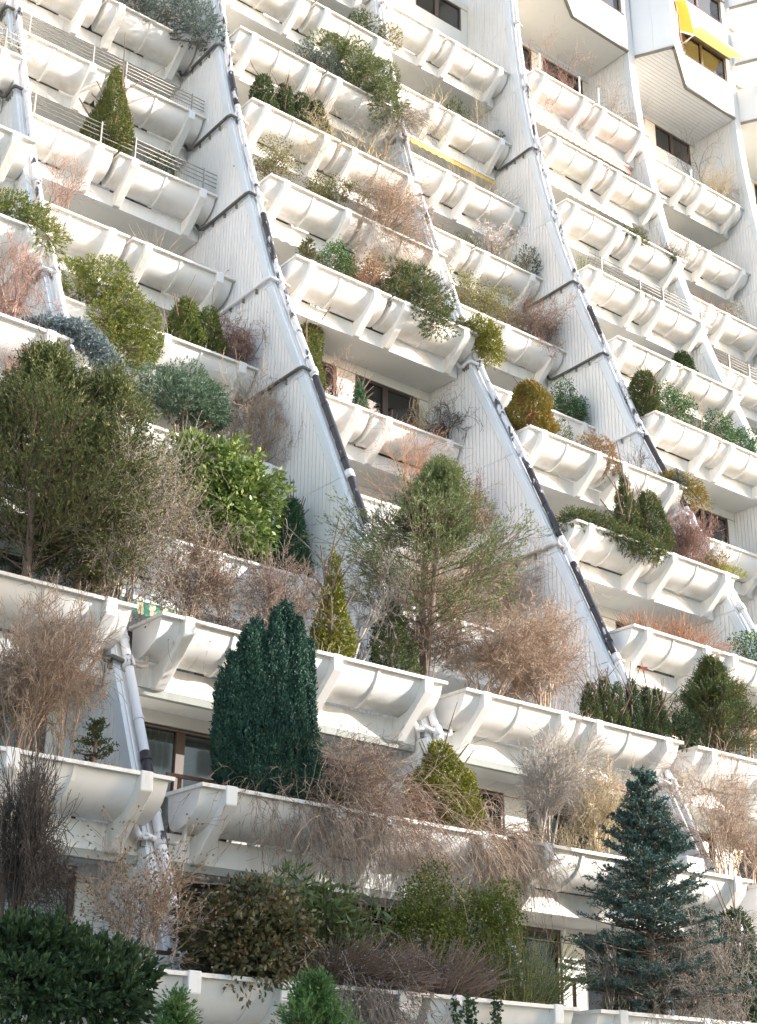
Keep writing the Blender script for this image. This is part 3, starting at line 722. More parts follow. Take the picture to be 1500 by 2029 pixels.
#@@PLANTS
# ------------------------------------------------------------------ plants: generators
def rg(seed): return np.random.default_rng(seed)
def unit(v): return v/np.maximum(np.linalg.norm(v, axis=-1, keepdims=True), 1e-9)
def blades(P, D, Ln, Wd, R):
    """thin leaf quads: base P, direction D, length, width"""
    n = len(P); D = unit(D); side = unit(np.cross(D, R.normal(size=(n, 3))))
    nrm = np.cross(side, D)
    Ln = np.broadcast_to(np.asarray(Ln, float).reshape(-1, 1), (n, 1)); Wd = np.broadcast_to(np.asarray(Wd, float).reshape(-1, 1), (n, 1))
    mid = P + D*Ln*.5 + nrm*Ln*.06
    a = P; b_ = mid + side*Wd*.5; c = P + D*Ln; d = mid - side*Wd*.5
    return np.stack([a, b_, c, d], 1).reshape(-1, 3)
def sprigs(P, D, R, k=10, L=.16, bl=.05, bw=.018, spread=.75, jit=.5):
    """conifer sprays: k blades along each axis"""
    n = len(P); D = unit(D + R.normal(size=(n, 3))*.28)
    t = np.linspace(.05, 1, k)[None, :, None]
    Ls = (L*R.uniform(.6, 1.25, (n, 1, 1)))
    base = P[:, None, :] + D[:, None, :]*Ls*t
    dirs = D[:, None, :] + unit(R.normal(size=(n, k, 3)))*spread
    q = blades(base.reshape(-1, 3), dirs.reshape(-1, 3), bl*R.uniform(.6, 1.3, n*k), bw*R.uniform(.7, 1.3, n*k), R)
    return q
def lump(U, R, amp=.16, nf=7):
    f = np.zeros(len(U))
    for i in range(nf):
        k = unit(R.normal(size=3))*R.uniform(2, 6.5); f += np.sin(U @ k + R.uniform(0, 6.3))
    return 1 + amp*f/math.sqrt(nf)*1.3
def ell(c, r, n, R, amp=.16, inner=.35, lo=-.85):
    """points and outward directions in one ellipsoid crown"""
    U = unit(R.normal(size=(int(n*1.25), 3))); U = U[U[:, 2] > lo][:n]
    rad = lump(U, R, amp)*np.where(R.random(len(U)) < inner, R.uniform(.45, .92, len(U)), R.uniform(.9, 1.02, len(U)))
    P = np.array(c) + U*rad[:, None]*np.array(r); D = unit(U/np.array(r))
    return P, D
def cone_pts(H_, Rad, n, R, p=1.0, base=.0, round_=.25, amp=.14):
    t = R.random(n*3); prof = np.minimum((1-t)**p, 1); prof = prof*np.minimum(1, (t/round_)**.5 if round_ > 0 else 1)
    keep = R.random(len(t)) < prof/prof.max() + .06
    t, prof = t[keep][:n], prof[keep][:n]; prof = prof/max(prof.max(), 1e-6)
    ph = R.uniform(0, 2*pi, len(t)); U = np.stack([np.cos(ph), np.sin(ph), t*3.0], 1)
    rr = Rad*prof*lump(U, R, amp)*np.where(R.random(len(t)) < .25, R.uniform(.4, .9, len(t)), R.uniform(.9, 1.03, len(t)))
    P = np.stack([np.cos(ph)*rr, np.sin(ph)*rr, base + t*H_], 1)
    D = np.stack([np.cos(ph)*.8, np.sin(ph)*.8, np.full(len(t), .9)], 1)
    return P, D
class Seg:
    def __init__(s): s.a = []; s.b = []; s.ra = []; s.rb = []
    def add(s, a, b, ra, rb): s.a.append(a); s.b.append(b); s.ra.append(ra); s.rb.append(rb)
    def mesh(s, name, k=3):
        a = np.array(s.a); b = np.array(s.b); ra = np.array(s.ra)[:, None]; rb = np.array(s.rb)[:, None]
        d = unit(b-a); ref = np.where(np.abs(d[:, 2:3]) < .9, np.array([[0, 0, 1.0]]), np.array([[1.0, 0, 0]])); u = unit(np.cross(d, ref)); v = np.cross(d, u)
        ring_a = [a + (u*cos(2*pi*q/k) + v*sin(2*pi*q/k))*ra for q in range(k)]; ring_b = [b + (u*cos(2*pi*q/k) + v*sin(2*pi*q/k))*rb for q in range(k)]
        n = len(a); V = np.stack(ring_a+ring_b, 1).reshape(-1, 3)
        f = np.concatenate([np.stack([np.arange(n)*2*k+q, np.arange(n)*2*k+(q+1) % k, np.arange(n)*2*k+k+(q+1) % k, np.arange(n)*2*k+k+q], 1) for q in range(k)])
        me = bpy.data.meshes.new(name); me.vertices.add(len(V)); me.vertices.foreach_set('co', V.astype(np.float32).ravel())
        me.loops.add(f.size); me.loops.foreach_set('vertex_index', f.astype(np.int32).ravel()); me.polygons.add(len(f)); me.polygons.foreach_set('loop_start', np.arange(0, f.size, 4, dtype=np.int32))
        me.update(calc_edges=True); return me
def grow(seg, p, d, L, r, lv, R, br=(3, 2), curl=.25, grav=0.0, spread=.6, steps=4, rmin=.0045, keep=None, up=.0):
    pts = [p]; q = p.copy(); dd = d.copy()
    for i in range(steps):
        dd = dd + R.normal(size=3)*curl*.5; dd[2] += grav + up; dd /= np.linalg.norm(dd)
        q2 = q + dd*L/steps
        r0 = max(rmin, r*(1-.55*i/steps)); r1 = max(rmin, r*(1-.55*(i+1)/steps)); seg.add(q, q2, r0, r1)
        if lv > 0 and i >= (1 if lv > 1 else 0):
            for _ in range(R.integers(1, br[0]+1) if br[0] > 1 else (R.random() < .6)):
                nd = dd + unit(R.normal(size=3))*spread; nd /= np.linalg.norm(nd)
                grow(seg, q2, nd, L*R.uniform(.4, .72), r1*.62, lv-1, R, br, curl, grav, spread, steps, rmin, keep, up)
        q = q2; pts.append(q)
    if keep is not None and lv == 0: keep.append((q, dd))
    return pts
def S(o, e): return o.get(e)
def finish(name, label, cat, base, parts, group=None):
    root = empty(name, base); tag(root, label, cat, group)
    for nm, me, mt in parts:
        if me is not None: link(nm, me, mt, root)
    return root
def where(b, n, px, dy=.45):
    Y = RY(b, n); Z = RZ(n); lo, hi = b*W-4, b*W+W+6
    for _ in range(40):
        mid = (lo+hi)/2
        if proj((mid, Y, Z))[0] < px: lo = mid
        else: hi = mid
    X = (lo+hi)/2; p0 = proj((X, Y+dy, Z)); p1 = proj((X, Y+dy, Z+1)); s_ = p0[1]-p1[1]
    # shift so that the stem itself stands at the wanted spot of the row
    X += (px-p0[0])/((proj((X+1, Y+dy, Z))[0]-p0[0]))
    X = min(max(X, b*W+.6), b*W+6.0)
    p0 = proj((X, Y+dy, Z))
    return np.array((X, Y+dy, Z-.1)), p0, s_
PLN = 0
GRP = {}
def plant(kind, b, n, px, top, wid, label, cat='shrub', name=None, leaf=None, bk=None, group=None, **o):
    global PLN; PLN += 1
    R = rg(1000+PLN); base, p0, s_ = where(b, n, px, o.get('dy', .45))
    Hh = max(.2, (p0[1]-top)/s_ + .1); Wd = wid/s_*1.02; r = Wd/2
    fm = F.get(leaf); bmt = B.get(bk or 'trunk'); den = o.get('den', 1.0)
    parts = []
    if kind in ('cone', 'column', 'dome'):
        p = {'cone': .85, 'column': .42, 'dome': .5}[kind]; p = o.get('p', p)
        area = Hh*Wd*3; N = int(330*area*den)+60
        P, D = cone_pts(Hh*.94, r*.9, N, R, p, .04, o.get('rnd', .18), o.get('amp', .16))
        if kind == 'dome': D[:, 2] = .5
        q = sprigs(P, D, R, 8, .09*o.get('sc', 1), .05*o.get('sc', 1), .022*o.get('sc', 1), .8)
        sg = Seg(); grow(sg, np.zeros(3), np.array([0, 0, 1.0]), Hh*.85, .03+.012*Hh, 1, R, (3, 2), .06, 0, .7, 6)
        parts = [('foliage', np_mesh('foliage', q, 4), fm), ('trunk', sg.mesh('trunk', 5), bmt)]
        name = name or 'conical_conifer'
    elif kind == 'multi':      # several fused upright columns: (x, y, foot, top, radius) as fractions
        qs = []; sg = Seg()
        for (x, y, z0, z1, rr) in o['cols']:
            h_ = (z1-z0)*Hh; rad = rr*Wd; N = int(h_*rad*2*pi*560*den)
            P, D = cone_pts(h_, rad, N, R, .52, 0, .14, .38); P = P + np.array([x*Wd, y*Wd, z0*Hh]); P[:, 0] += (P[:, 2]/Hh)*R.normal()*.04
            cl = lump(P*3.2, R, .3)-1; D[:, 2] += 1.1; P[:, :2] += unit(D)[:, :2]*cl[:, None]*.10
            qs.append(sprigs(P, D, R, 9, .10, .042, .022, .6))
            sg.add(np.array([x*Wd*.3, y*Wd*.3, 0]), np.array([x*Wd, y*Wd, z1*Hh*.8]), .04, .01)
        parts = [('foliage', np_mesh('foliage', np.concatenate(qs), 4), fm), ('trunk', sg.mesh('trunk', 5), bmt)]
    elif kind == 'clump':      # one or several rounded clumps
        bl = o.get('blobs') or [(0, 0, .5, .5, .5, .5)]       # x,y,z,rx,ry,rz as fractions (x, y of width; z of height)
        qs = []; sg = Seg(); sc = o.get('sc', 1)
        for (x, y, z, rx, ry, rz) in bl:
            c = np.array([x*Wd, y*Wd, z*Hh]); rr = (rx*Wd, ry*Wd, rz*Hh)
            N = int(330*den*(rr[0]*rr[1]+rr[0]*rr[2]+rr[1]*rr[2])*4/3)+25
            P, D = ell(c, rr, N, R, o.get('amp', .2)); 
            if o.get('style') == 'leaf':
                P, D = P[::2], D[::2]
                n_ = len(P); k = o.get('k', 8); PP = np.repeat(P, k, 0) + R.normal(size=(n_*k, 3))*.06; DD = np.repeat(D, k, 0) + unit(R.normal(size=(n_*k, 3)))*.9
                DD[:, 2] -= o.get('droopleaf', .1)
                qs.append(blades(PP, DD, o.get('ll', .09)*R.uniform(.6, 1.2, n_*k), o.get('lw', .045)*R.uniform(.7, 1.2, n_*k), R))
            else:
                D = D + np.array(o.get('bias', (0, 0, .25))); qs.append(sprigs(P, D, R, o.get('k', 8), .085*sc, .05*sc, .022*sc, o.get('spr', .8)))
            sg2 = c - np.array([0, 0, rr[2]*.2]); pts = [np.array([o.get('sx', 0)*Wd*.0, 0, 0.0]), sg2*np.array([.35, .35, .45]) + R.normal(size=3)*.03, sg2*np.array([.7, .7, .8]) + R.normal(size=3)*.04, sg2]
            rad = o.get('tr', .03)
            for i in range(3): sg.add(pts[i], pts[i+1], rad*(1-.25*i), rad*(1-.25*(i+1)))
            for _ in range(4): grow(sg, pts[2], unit(sg2+R.normal(size=3)*.5*r), min(rr)*.8, rad*.4, 1, R, (2, 1), .3, 0, .6, 3)
        parts = [('foliage', np_mesh('foliage', np.concatenate(qs), 4), fm), ('stem', sg.mesh('stem', 5), bmt)]
        name = name or 'shrub'
    elif kind == 'bare':
        sg = Seg(); ns = o.get('stems', 7); lv = o.get('lv', 2); tips = []
        L = math.hypot(Hh, r*.6)*o.get('len', .62)
        for i in range(ns):
            ph = R.uniform(0, 2*pi); tilt = R.uniform(.05, 1.0)*r/max(Hh, .1)*o.get('tilt', 1.1)
            d = unit(np.array([cos(ph)*tilt + o.get('lean', 0), sin(ph)*tilt*.6 - o.get('fwd', 0), 1.0]))
            grow(sg, np.array([R.normal()*.08*Wd, R.normal()*.06, 0]), d, L*R.uniform(.7, 1.1), o.get('rad', .012 if Hh < 1.1 else .02)*.9, lv, R, o.get('br', (2, 1)), o.get('curl', .28)*1.35, o.get('grav', -.02), o.get('spread', .6)*1.35, o.get('steps', 4), o.get('rmin', .0036), tips)
        a = np.array(sg.a+sg.b); zmax = np.percentile(a[:, 2], 99); xw = np.percentile(np.abs(a[:, 0]), 97)
        fz = Hh/max(zmax, .1); fx = r/max(xw, .05)
        sg.a = [q*np.array([fx, min(fx, 1.1), fz]) for q in sg.a]; sg.b = [q*np.array([fx, min(fx, 1.1), fz]) for q in sg.b]
        parts = [('twigs', sg.mesh('twigs', 3), bmt)]
        if leaf:
            tp = np.array([t_[0] for t_ in tips])*np.array([fx, min(fx, 1.1), fz]); td = np.array([t_[1] for t_ in tips])
            k = o.get('lk', 2); tp = np.repeat(tp, k, 0) + R.normal(size=(len(tp)*k, 3))*.03; td = np.repeat(td, k, 0)+R.normal(size=(len(tp), 3))*.6
            parts.append(('leaves', np_mesh('leaves', blades(tp, td, o.get('ll', .05), o.get('lw', .03), R), 4), fm))
        name = name or 'bare_shrub'
    elif kind == 'tuft':       # brush of long thin twigs, arching
        sg = Seg(); ns = int(o.get('num', 260)*den)
        for i in range(ns):
            x = R.uniform(-.42, .42)*Wd; ph = R.uniform(0, 2*pi); d = unit(np.array([x/Wd*1.6*o.get('fan', 1) + R.normal()*.22 + o.get('lean', 0), R.normal()*.3 - o.get('fwd', .1), 1.0]))
            L = Hh*R.uniform(.55, 1.08); k = o.get('steps', 5); p = np.array([x, R.normal()*.1, 0.0]); dd = d.copy()
            for j in range(k):
                dd = unit(dd + R.normal(size=3)*.07 + np.array([o.get('bx', 0), -o.get('by', 0), -o.get('bend', .08)])); q = p + dd*L/k; sg.add(p, q, .006*(1-.5*j/k), .006*(1-.5*(j+1)/k)); p = q
        parts = [('stems', sg.mesh('stems', 3), bmt)]
        if leaf:
            k = max(1, int(len(sg.b)*o.get('lf', .6))); idx = R.integers(0, len(sg.b), k); tp = np.array(sg.b)[idx]
            parts.append(('leaves', np_mesh('leaves', blades(tp, R.normal(size=(k, 3)), o.get('ll', .035), .018, R), 4), fm))
        name = name or 'dry_grass_tuft'
    elif kind == 'hang':       # twigs pouring over the rim
        sg = Seg(); ns = int(o.get('num', 300)*den); drop = o.get('drop', 120)/s_
        for i in range(ns):
            x = R.uniform(-.5, .5)*Wd; p = np.array([x, R.uniform(-.1, .2), R.uniform(0, .1)]); dd = unit(np.array([R.normal()*.35 + o.get('lean', 0), -.55 + R.normal()*.25, .55 + R.normal()*.3])); Lt = (Hh*1.1 + drop*R.uniform(.15, 1.0)); k = 9
            for j in range(k):
                dd = unit(dd + R.normal(size=3)*.17 + np.array([o.get('bx', 0)*.1, .045 if j > 4 else 0, -.30])); q = p + dd*Lt/k; sg.add(p, q, .0058*(1-.5*j/k), .0058*(1-.5*(j+1)/k))
                if j > 1 and R.random() < .8:
                    d2 = unit(dd + R.normal(size=3)*.6); sg.add(q, q+d2*Lt*R.uniform(.06, .16), .004, .003)
                p = q
        parts = [('twigs', sg.mesh('twigs', 3), bmt)]
        if leaf:
            k = int(len(sg.b)*.15); idx = R.integers(0, len(sg.b), k); parts.append(('leaves', np_mesh('leaves', blades(np.array(sg.b)[idx], R.normal(size=(k, 3)), .05, .03, R), 4), fm))
        name = name or 'trailing_shrub'
    elif kind == 'drape':      # foliage following a path (pixels per metre taken at the base): list of (dx, dy, dz, radius) in metres
        qs = []; sg = Seg(); path = o['path']
        for (x0, y0, z0, r0), (x1, y1, z1, r1) in zip(path[:-1], path[1:]):
            L = math.dist((x0, y0, z0), (x1, y1, z1)); m_ = max(2, int(L/.12))
            sg.add(np.array([x0, y0, z0-.02]), np.array([x1, y1, z1-.02]), .02, .015)
            for i in range(m_):
                t_ = i/m_; c = np.array([x0+(x1-x0)*t_, y0+(y1-y0)*t_, z0+(z1-z0)*t_]); rr = r0+(r1-r0)*t_
                P, D = ell(c, (rr, rr, rr*o.get('flat', .8)), int(30*den*rr/.2*rr/.2)+6, R, .2, .3, -.95)
                D = D + np.array(o.get('bias', (.25, 0, .1))); qs.append(sprigs(P, D, R, 8, .10*o.get('sc', 1), .05, .02, .7))
        parts = [('foliage', np_mesh('foliage', np.concatenate(qs), 4), fm), ('stem', sg.mesh('stem', 5), bmt)]
        name = name or 'spreading_juniper'
    elif kind == 'spruce':
        sg = Seg(); qs = []; Rr = r
        grow(sg, np.zeros(3), np.array([0, 0, 1.0]), Hh*.98, .02+Hh*.018, 0, R, steps=10, curl=.02)
        z = .12*Hh*o.get('skirt', .6)
        while z < Hh*.985:
            t_ = z/Hh; Lb = Rr*1.3*(1-t_)**.85*R.uniform(.8, 1.1)*min(1, .55+t_*3)
            nb = 7 if t_ < .8 else 5
            for i in range(nb):
                ph = R.uniform(0, 2*pi); l = Lb*R.uniform(.7, 1.12)+.05; rise = (-.12 + .75*t_**1.5)
                d = unit(np.array([cos(ph), sin(ph), rise + R.normal()*.08])); p = np.array([0, 0, z + R.normal()*.03]); k = 6; prev = p
                bp = []
                for j in range(k):
                    d = unit(d + np.array([0, 0, .05])); q = prev + d*l/k; sg.add(prev, q, .012*(1-j/k)+.004, .012*(1-(j+1)/k)+.004); bp.append((prev, q)); prev = q
                a_ = np.array([x[0] for x in bp[1:]]); d_ = np.array([x[1]-x[0] for x in bp[1:]])
                m_ = max(4, int(l/.065)); tt = R.uniform(.12, 1, m_); cent = p + (prev-p)*tt[:, None]
                sd_ = unit(np.cross(d, [0, 0, 1.0])); sgn = np.where(R.random(m_) < .5, -1, 1)[:, None]
                sdir = unit(d*.75 + sd_*sgn*.8 + R.normal(size=(m_, 3))*.15); sl = .10 + .30*l*(1-tt*.75)*.7
                tw_end = cent + sdir*sl[:, None]
                for c_, e_ in zip(cent, tw_end): sg.add(c_, e_, .005, .003)
                # needles round each twig
                kk = o.get('nk', 15); u = R.random((m_, kk, 1)); basep = cent[:, None]*(1-u) + tw_end[:, None]*u
                nd = sdir[:, None]*.7 + unit(R.normal(size=(m_, kk, 3)))*.8 + np.array([0, 0, .15])
                qs.append(blades(basep.reshape(-1, 3), nd.reshape(-1, 3), .052*R.uniform(.8, 1.3, m_*kk), .02, R))
                kk2 = 14; u = R.random((kk2, 1)); bp2 = p*(1-u) + prev*u; qs.append(blades(bp2, d*.6+unit(R.normal(size=(kk2, 3))), .05, .016, R))
            z += max(.055, .085*(1-t_)+.03)*o.get('gap', 1)
        parts = [('needles', np_mesh('needles', np.concatenate(qs), 4), fm), ('trunk', sg.mesh('trunk', 4), bmt)]
        name = name or 'spruce_tree'
    elif kind == 'opentree':   # loose feathery conifer: trunk, rising limbs and sprays
        sg = Seg(); tips = []
        trunk = grow(sg, np.zeros(3), unit(np.array([o.get('lean', 0), 0, 1.0])), Hh*.95, .03+.012*Hh, 0, R, steps=9, curl=.05, keep=[])
        nb = int(o.get('nb', 46)); cl = []
        for i in range(nb):
            t_ = o.get('t0', .12) + (1-o.get('t0', .12))*(i+.5)/nb; j = min(int(t_*9), 8); p = trunk[j] + (trunk[j+1]-trunk[j])*(t_*9-j)
            prof = o.get('prof'); w_ = np.interp(t_, [x[0] for x in prof], [x[1] for x in prof]) if prof else (1-t_)**.7
            ph = i*2.4 + R.normal()*.3; L = r*.78*w_*R.uniform(.7, 1.12); d = unit(np.array([cos(ph), sin(ph), o.get('rise', .55)])); kp = []
            if L < .05: L = .05
            grow(sg, p, d, L, .014, 2, R, (2, 1), .16, .03, .5, 4, keep=kp)
            cl += kp + [(p + d*L*u_, d) for u_ in (.45, .6, .75, .9, 1.0)]
        P = np.array([c[0] for c in cl]); D = np.array([c[1] for c in cl])
        k = o.get('sp', 3); P = np.repeat(P, k, 0) + R.normal(size=(len(P)*k, 3))*o.get('puff', .06); D = np.repeat(D, k, 0) + R.normal(size=(len(D)*k, 3))*.45 + np.array([0, 0, .2])
        q = sprigs(P, D, R, o.get('k', 11), .2*o.get('sc', 1), .06*o.get('sc', 1), .018*o.get('sc', 1), .6)
        parts = [('foliage', np_mesh('foliage', q, 4), fm), ('trunk', sg.mesh('trunk', 4), bmt)]
        name = name or 'loose_conifer'
    elif kind == 'vine':       # strings of ivy hanging
        sg = Seg(); P = []
        for i in range(o.get('num', 3)):
            x = R.uniform(-.5, .5)*Wd; p = np.array([x, -.40-.02*R.random(), .05]); k = 12; L = o['drop']/s_*R.uniform(.7, 1.05)
            sg.add(np.array([x, 0, .1]), np.array([x, -.44, .13]), .008, .006); p = np.array([x, -.52, .10]); sg.add(np.array([x, -.44, .13]), p, .006, .006)
            for j in range(k):
                q = p + np.array([R.normal()*.012, R.normal()*.004, -L/k]); sg.add(p, q, .005, .004)
                for _ in range(o.get('lk', 7)): P.append(q + R.normal(size=3)*[.04, .02, .03])
                p = q
        P = np.array(P); parts = [('leaves', np_mesh('leaves', blades(P, R.normal(size=P.shape)*[1, .5, 1]+[0, -.3, -.4], .06*R.uniform(.6, 1.3, len(P)), .05, R), 4), fm), ('stem', sg.mesh('stem', 3), bmt)]
        name = name or 'ivy'
    return finish(name, label, cat, base, parts, group)
LEAF = dict(style='leaf')
def bl(n, seed, flat=.75):
    r_ = random.Random(seed); return [(r_.uniform(-.28, .28), r_.uniform(-.15, .15), r_.uniform(.4, .78), r_.uniform(.2, .32), r_.uniform(.18, .28), r_.uniform(.2, .3)*flat/.75) for _ in range(n)]

# ------------------------------------------------------------------ plants: column left of the first drainpipe
plant('bare', 0, 2, 15, 45, 60, 'thin pale climber with sparse yellow leaves in the top left corner', 'climber', 'climbing_plant', 'lime', 'tan', stems=4, lk=3, ll=.06)
plant('drape', 0, 4, 45, 400, 90, 'yellow green spreading juniper at the left edge, hanging over its planter near the drainpipe', 'juniper', leaf='juniper', path=[(-.9, 0, .35, .30), (-.4, -.1, .5, .34), (0, -.35, .35, .32), (.3, -.5, .02, .3), (.45, -.55, -.2, .2)], den=1.5)
plant('bare', 0, 5, 25, 470, 120, 'pinkish brown bare bush at the left edge, under the yellow green juniper', 'bush', bk='red', stems=12, lv=3, curl=.4, spread=.8)
plant('bare', 0, 4, 70, 380, 110, 'fine bare twigs reaching across the first drainpipe beside the yellow green juniper', 'bush', bk='tan', stems=6, lv=2, curl=.35, lean=.5)
plant('drape', 0, 5, 60, 600, 60, 'blue grey weeping spruce arching down over the planter at the left', 'spruce', 'weeping_spruce', 'spruce_weep', path=[(-.25, 0, .2, .12), (.2, -.3, .33, .19), (.65, -.45, .3, .22), (1.05, -.5, .1, .22), (1.3, -.55, -.25, .2), (1.4, -.55, -.6, .19), (1.38, -.55, -.85, .14)], den=5.0, sc=.55)
plant('bare', 0, 6, 12, 660, 90, 'reddish brown bare bush at the left edge, half hidden behind the huge cypress', 'bush', bk='red', stems=12, lv=3, curl=.35)
plant('opentree', 0, 7, 50, 672, 320, 'huge dark olive cypress filling the left edge of the picture', 'tree', 'cypress_tree', 'bigcypress', nb=80, sp=4, t0=.04, puff=.09, rise=.45, sc=1.1, k=9, prof=[(0, 1.25), (.3, 1.2), (.5, .85), (.7, .5), (.85, .3), (1, .05)])
plant('opentree', 0, 7, 150, 735, 230, 'loose olive cypress with feathery top, just right of the huge dark one', 'tree', 'cypress_tree', 'bigcypress', nb=46, sp=4, t0=.08, puff=.09, rise=.6, k=9, prof=[(0, 1.0), (.5, .9), (.8, .5), (1, .08)])
plant('bare', 0, 7, 235, 870, 330, 'big dense grey brown bare bush right of the huge cypress', 'bush', bk='grey', stems=16, lv=3, curl=.32, spread=.75, rad=.026, br=(2, 1), steps=5, leaf='olive', lk=1, ll=.05)
plant('bare', 0, 7, 200, 1060, 200, 'straight straw brown shoots in front of the dark cypress foot', 'bush', bk='tan', stems=14, lv=1, rad=.012)
plant('bare', 0, 8, 35, 1170, 260, 'tall tan bare shrub at the left edge, over the lower curtained window', 'shrub', bk='tan', stems=16, lv=3, rad=.02, curl=.22, spread=.6, steps=5)
plant('bare', 0, 8, 120, 1200, 200, 'fine tan bare shrub left of the first drainpipe, above the small fir', 'shrub', bk='tan', stems=9, lv=3, rad=.012, curl=.22)
plant('spruce', 0, 8, 182, 1435, 85, 'small young dark green fir in the lower left planter', 'fir', 'young_fir', 'thuja_dark', gap=2.2, nk=10)
plant('bare', 0, 9, 20, 1490, 230, 'dark bare shrub at the lower left edge with upright twigs', 'shrub', bk='dark', stems=16, lv=3, rad=.018, curl=.2, spread=.5, steps=5)
plant('bare', 0, 9, 285, 1665, 260, 'bare shrub with dried flower heads standing before the fin wall at bottom left', 'shrub', bk='tan', stems=15, lv=2, rad=.016, curl=.2, spread=.55, steps=5, leaf='copper', lk=2, ll=.05)
plant('clump', 0, 9, 120, 1850, 285, 'dark green juniper mass in the bottom left corner', 'juniper', 'spreading_juniper', 'darkjuniper', dy=.1, amp=.4, blobs=[(-.42, 0, .55, .16, .2, .4), (-.2, -.05, .62, .14, .18, .42), (.02, 0, .6, .12, .15, .36), (.22, 0, .42, .13, .15, .36), (-.3, 0, .3, .3, .22, .42), (.05, -.1, .15, .28, .25, .5), (.3, -.12, -.2, .26, .22, .6), (-.05, -.25, -.7, .4, .2, .7), (-.4, -.25, -.6, .25, .2, .7), (.22, -.2, -.9, .22, .15, .5)], den=1.7, sc=1.9, spr=.55, k=12)
for i, (px, tp, w_, lb) in enumerate(((250, 1960, 120, 'bright green cypress sprays at the bottom left, leftmost of three'), (385, 1885, 190, 'bright green feathery cypress at the bottom, middle and tallest of three'), (510, 1945, 90, 'thin bright green cypress spray at the bottom, right of the taller one'))):
    plant('opentree', 0 if px < 380 else 1, 10, px+60, tp, w_*1.3, lb, 'cypress', 'young_cypress', 'bright', nb=26, sp=2, t0=.2, rise=1.1, puff=.02, k=14, sc=1.0, prof=[(0, .5), (.55, .8), (.8, .5), (1, .06)])
# ------------------------------------------------------------------ between the first and second drainpipes
plant('clump', 1, 0, 305, -30, 170, 'blue grey dwarf pine hanging over the planter at the top left', 'pine', 'dwarf_pine', 'pine_blue', blobs=[(-.3, -.1, .4, .22, .2, .3), (0, -.25, .3, .28, .22, .35), (.28, -.35, .1, .24, .2, .35), (.36, -.4, -.15, .14, .12, .22), (.1, 0, .7, .3, .2, .3)], den=1.3)
plant('cone', 1, 2, 213, 122, 78, 'dense conical green thuja standing alone over the second railing near the top left', 'thuja', leaf='thuja', den=1.5, p=.75, sc=.9)
plant('clump', 1, 2, 310, 308, 52, 'small dark green cushion shrub behind the railing, right of the conical thuja', 'shrub', leaf='thuja_dark', sc=.8, den=2)
plant('bare', 1, 3, 110, 325, 150, 'pinkish bare twigs leaning over the planter right of the first drainpipe', 'shrub', bk='red', stems=9, lv=2, curl=.35, fwd=.4)
plant('tuft', 1, 3, 305, 455, 60, 'small tuft of dry stems in the gap between two tubs, upper left', 'dry plant', bk='tan', num=40, fan=1.6)
plant('clump', 1, 4, 200, 530, 175, 'yellow green cloud pruned juniper with orange patches, spilling over its planter', 'juniper', 'cloud_juniper', 'juniper', dy=.15,
      blobs=[(-.28, 0, .55, .24, .2, .38), (-.05, -.1, .6, .24, .2, .36), (.14, -.15, .28, .22, .2, .34), (.3, -.2, -.1, .22, .18, .38), (.2, -.22, -.55, .24, .18, .42), (.0, -.15, -.1, .16, .15, .3), (.38, -.2, -.5, .15, .15, .35)], den=2.3)
plant('column', 1, 4, 362, 592, 58, 'upright yellow green shrub, left of two, beside the reddish bare bush', 'shrub', 'upright_shrub', 'box', style='leaf', den=1.3)
plant('column', 1, 4, 408, 612, 58, 'upright olive green shrub touching the reddish bare bush', 'shrub', 'upright_shrub', 'box', den=1.0)
plant('bare', 1, 4, 330, 610, 60, 'few thin straw stems left of the yellow green upright shrub', 'dry plant', bk='straw', stems=6, lv=1)
plant('bare', 1, 4, 470, 635, 150, 'dense reddish violet bare bush at the right end of its planter', 'bush', bk='red', stems=26, lv=3, curl=.4, spread=.85, br=(2, 1))
plant('bare', 1, 5, 225, 690, 150, 'pruned bare brown stump with three short forks, left of the green domed juniper', 'tree', 'pruned_tree', None, 'trunk', stems=3, lv=2, rad=.045, br=(1, 1), rmin=.008)
plant('clump', 1, 5, 352, 725, 195, 'green umbrella shaped juniper on several bare stems', 'juniper', 'umbrella_juniper', 'juniper_blue', 'trunk', blobs=[(-.22, 0, .62, .28, .22, .24), (.05, 0, .72, .3, .24, .26), (.26, 0, .6, .26, .2, .24), (.0, -.1, .52, .3, .2, .18), (.3, -.1, .48, .15, .14, .14)], den=2.2, tr=.028)
plant('bare', 1, 5, 505, 742, 175, 'tan bare bush with fine arching twigs on dark stems, right of the umbrella juniper', 'bush', bk='tan', stems=22, lv=3, curl=.45, spread=.8, grav=-.03)
plant('bare', 1, 5, 455, 830, 130, 'dark curly bare stems below the umbrella juniper', 'bush', bk='trunk', stems=5, lv=2, curl=.4, rad=.018)
plant('clump', 1, 6, 425, 868, 205, 'big glossy light green laurel bush in the middle left', 'laurel', 'laurel_bush', 'laurel', style='leaf', ll=.15, lw=.065, k=9, den=1.5, amp=.3,
      blobs=[(-.28, 0, .72, .24, .2, .24), (.02, 0, .78, .26, .22, .2), (.26, -.05, .58, .24, .22, .26), (.08, -.1, .42, .3, .24, .28), (.2, -.12, .18, .22, .2, .22), (-.15, 0, .5, .25, .2, .25)])
plant('column', 1, 6, 572, 985, 68, 'blue green upright conifer at the right end of its planter, against the fin wall', 'conifer', 'upright_conifer', 'emerald', den=1.6)
plant('bare', 1, 6, 300, 930, 240, 'brown bare bush between the huge cypress and the light green laurel', 'bush', bk='tan', stems=16, lv=3, curl=.35, spread=.7, leaf='olive', lk=1)
plant('bare', 1, 7, 365, 1065, 190, 'brown bare bush with dried leaves in front of the sunlit tubs, lower left', 'bush', bk='violet', stems=18, lv=3, curl=.3, leaf='copper', lk=1, ll=.03)
